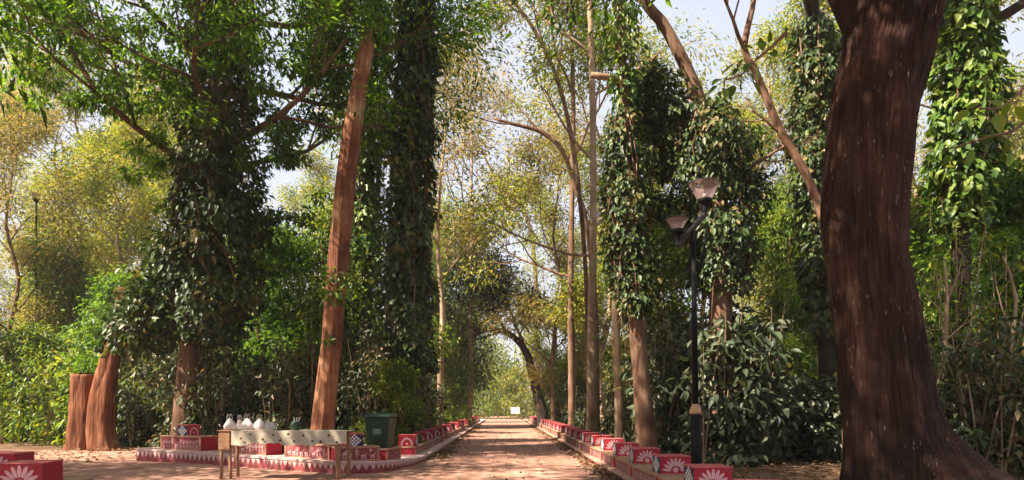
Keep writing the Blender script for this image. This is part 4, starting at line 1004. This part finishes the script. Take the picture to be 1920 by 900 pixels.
# ------------------------------------------------------------------ undergrowth masses
def undergrowth(seed, name, spots, mat, size, label, stems=True, ratio=.42, shape='diamond'):
    rng = np.random.default_rng(seed); root = tag(empty(name), label, 'undergrowth', kind='stuff'); cs, rs_, ns = [], [], []; mb = MB()
    for (x, y, h, r, n) in spots:
        k = max(3, int(h*3))
        for j in range(k):
            t = (j+.6)/k; a = rng.random()*6.28; q = r*rng.random()**.5*(1.1-.4*t)
            cs.append((x+q*math.cos(a), y+q*math.sin(a), h*t)); rs_.append(rng.uniform(.28,.55)*(.6+.4*min(1, h/2))); ns.append(max(6, int(n/k)))
        for j in range(3):
            a = rng.random()*6.28; mb.tube([(x, y, -.1), (x+.3*r*math.cos(a), y+.3*r*math.sin(a), h*.5), (x+.7*r*math.cos(a), y+.7*r*math.sin(a), h*rng.uniform(.8,1.1))], [.022,.016,.006], 4, False)
    o = leaf_obj('leaves', blob_leaves(rng, cs, rs_, ns, size, .8, .5, .1), M[mat], root, ratio, shape); o['kind'] = 'stuff'
    o = mb.build('stems', M['bark_tan'], root); o['kind'] = 'stuff'
    return root
rr = random.Random(9)
spots = []
for k in range(190):      # left, behind the ledge, thick and dark
    px = rr.uniform(240, 900); d = rr.uniform(19.8, 27) + (5 if px > 830 else 3 if px < 320 else 0)
    x = (px-VX)/F*d
    if x > -3.4: x = -3.4 - rr.random()
    spots.append((x, d, rr.uniform(1.4, 4.4), rr.uniform(.5, .9), 420))
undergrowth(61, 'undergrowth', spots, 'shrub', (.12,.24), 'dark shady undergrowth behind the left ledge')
spots = []
for k in range(75):
    px = rr.uniform(-120, 330); d = rr.uniform(26.4, 31); spots.append(((px-VX)/F*d, d, rr.uniform(1.6, 4.2), rr.uniform(.6, 1.0), 330))
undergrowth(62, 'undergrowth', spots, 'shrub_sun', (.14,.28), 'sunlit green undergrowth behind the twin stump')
spots = []
for k in range(90):
    px = rr.uniform(1215, 1600); d = rr.uniform(16.5, 22); h = rr.uniform(.9, 2.2)
    if 1225 < px < 1450: h = rr.uniform(2.6, 4.3)
    d += 1.5 if px > 1440 else 0
    spots.append(((px-VX)/F*d, d, h, rr.uniform(.5, .85), 300))
undergrowth(63, 'undergrowth', spots, 'shrub_grey', (.18,.34), 'broad-leaved grey-green undergrowth behind the lamp post', ratio=.5, shape='ovate')
spots = []
for k in range(90):
    px = rr.uniform(1690, 2080); d = rr.uniform(13, 21); spots.append(((px-VX)/F*d, d, rr.uniform(1.2, 3.6), rr.uniform(.5, .9), 360))
undergrowth(64, 'undergrowth', spots, 'shrub', (.14,.28), 'tangled undergrowth right of the huge trunk')
spots = [((px-VX)/F*d, d, h, .8, 420) for px, d, h in [(rr.uniform(1700, 2050), rr.uniform(15, 21), rr.uniform(3.2, 6.2)) for k in range(34)]]
undergrowth(69, 'undergrowth', spots, 'shrub_sun', (.12,.24), 'paler olive undergrowth rising behind the right edge shrubs')
spots = []
for k in range(80):
    d = rr.uniform(21, 60); spots.append((3.8 + rr.random()*5, d, rr.uniform(.8, 3.0), rr.uniform(.5, .9), 240))
undergrowth(65, 'undergrowth', spots, 'shrub', (.14,.26), 'leafy undergrowth behind the right benches')
spots = []
for k in range(80):
    d = rr.uniform(28, 75); spots.append((-3.9 - rr.random()*5, d, rr.uniform(.8, 3.2), rr.uniform(.5, .9), 240))
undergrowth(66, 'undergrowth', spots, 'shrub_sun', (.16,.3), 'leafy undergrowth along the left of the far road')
spots = []
for k in range(90):
    d = rr.uniform(24, 40); s = rr.choice((-1, 1)); spots.append((s*(10 + rr.random()*22), d, rr.uniform(2, 5), rr.uniform(.8, 1.3), 240))
undergrowth(67, 'undergrowth', spots, 'bamboo', (.2,.36), 'sunlit undergrowth deeper in the woodland')
# far wood that closes the view
spots = []
for k in range(170):
    d = rr.uniform(88, 125); spots.append((rr.uniform(-95, 95), d, rr.uniform(5, 15), rr.uniform(2, 3.5), 330))
rng = np.random.default_rng(68); cs, rs_, ns = [], [], []
for (x, y, h, r, n) in spots:
    for j in range(8):
        cs.append((x+rng.normal(0, r*.5), y+rng.normal(0, r*.5), h*(j+.5)/8)); rs_.append(rng.uniform(1.0, 2.0)); ns.append(60)
o = leaf_obj('far_wood', blob_leaves(rng, cs, rs_, ns, (.5,.95), .9, .4, .2), M['far'], None, .35); tag(o, 'hazy yellow-green far wood closing the view', 'woodland', kind='stuff')
# fallen leaves
rng = np.random.default_rng(70); n = 26000
x = rng.uniform(-15, 16, n); y = rng.uniform(5, 34, n)
keep = ((x > 3.3)) | ((x < -10.2) & (y > 17)) | ((x < -3.2) & (y > 19)) | (rng.random(n) < .05)
keep &= ~((x < -2) & (x > -10) & (y < 19.2) & (rng.random(n) < .9))
x, y = x[keep], y[keep]
nd = 2600; yd = 13 + 40*rng.random(nd)**1.6; sd = rng.random(nd) < .5; dd = np.abs(rng.normal(0, .2, nd))
x = np.concatenate([x, np.where(sd, 2.28-dd, -2.02+dd)]); y = np.concatenate([y, np.where(~sd & (yd < 18), yd+5, yd)]); n = len(x)
z = np.array([max(.012, -.03+height(a, b)*1.4+.014) if not (-2.6 < a < 2.9) else .024 for a, b in zip(x, y)]) + rng.random(n)*.02
a = rng.random(n)*6.28
o = leaf_obj('fallen_leaves', (np.stack([x, y, z], 1), np.stack([np.cos(a), np.sin(a), rng.normal(0,.12,n)], 1), np.tile(UP, (n,1))+rng.normal(0,.25,(n,3)), rng.uniform(.07,.17,n)), M['litter'], None, .45)
tag(o, 'dry brown leaves scattered over the forest floor', 'leaf litter', kind='stuff')
# ------------------------------------------------------------------ the bright air between the trees
m, nt, out = new_mat('haze_air'); pv = nt.nodes.new('ShaderNodeVolumePrincipled'); pv.inputs['Color'].default_value = (.93,.93,.88,1); pv.inputs['Density'].default_value = HAZE; pv.inputs['Anisotropy'].default_value = .2
nt.links.new(pv.outputs[0], out.inputs['Volume'])
if HAZE: tag(MB().box(-420, 420, -80, 440, -1.2, 36).build('haze', m), 'thin bright haze in the air of the wood', 'haze', kind='stuff')
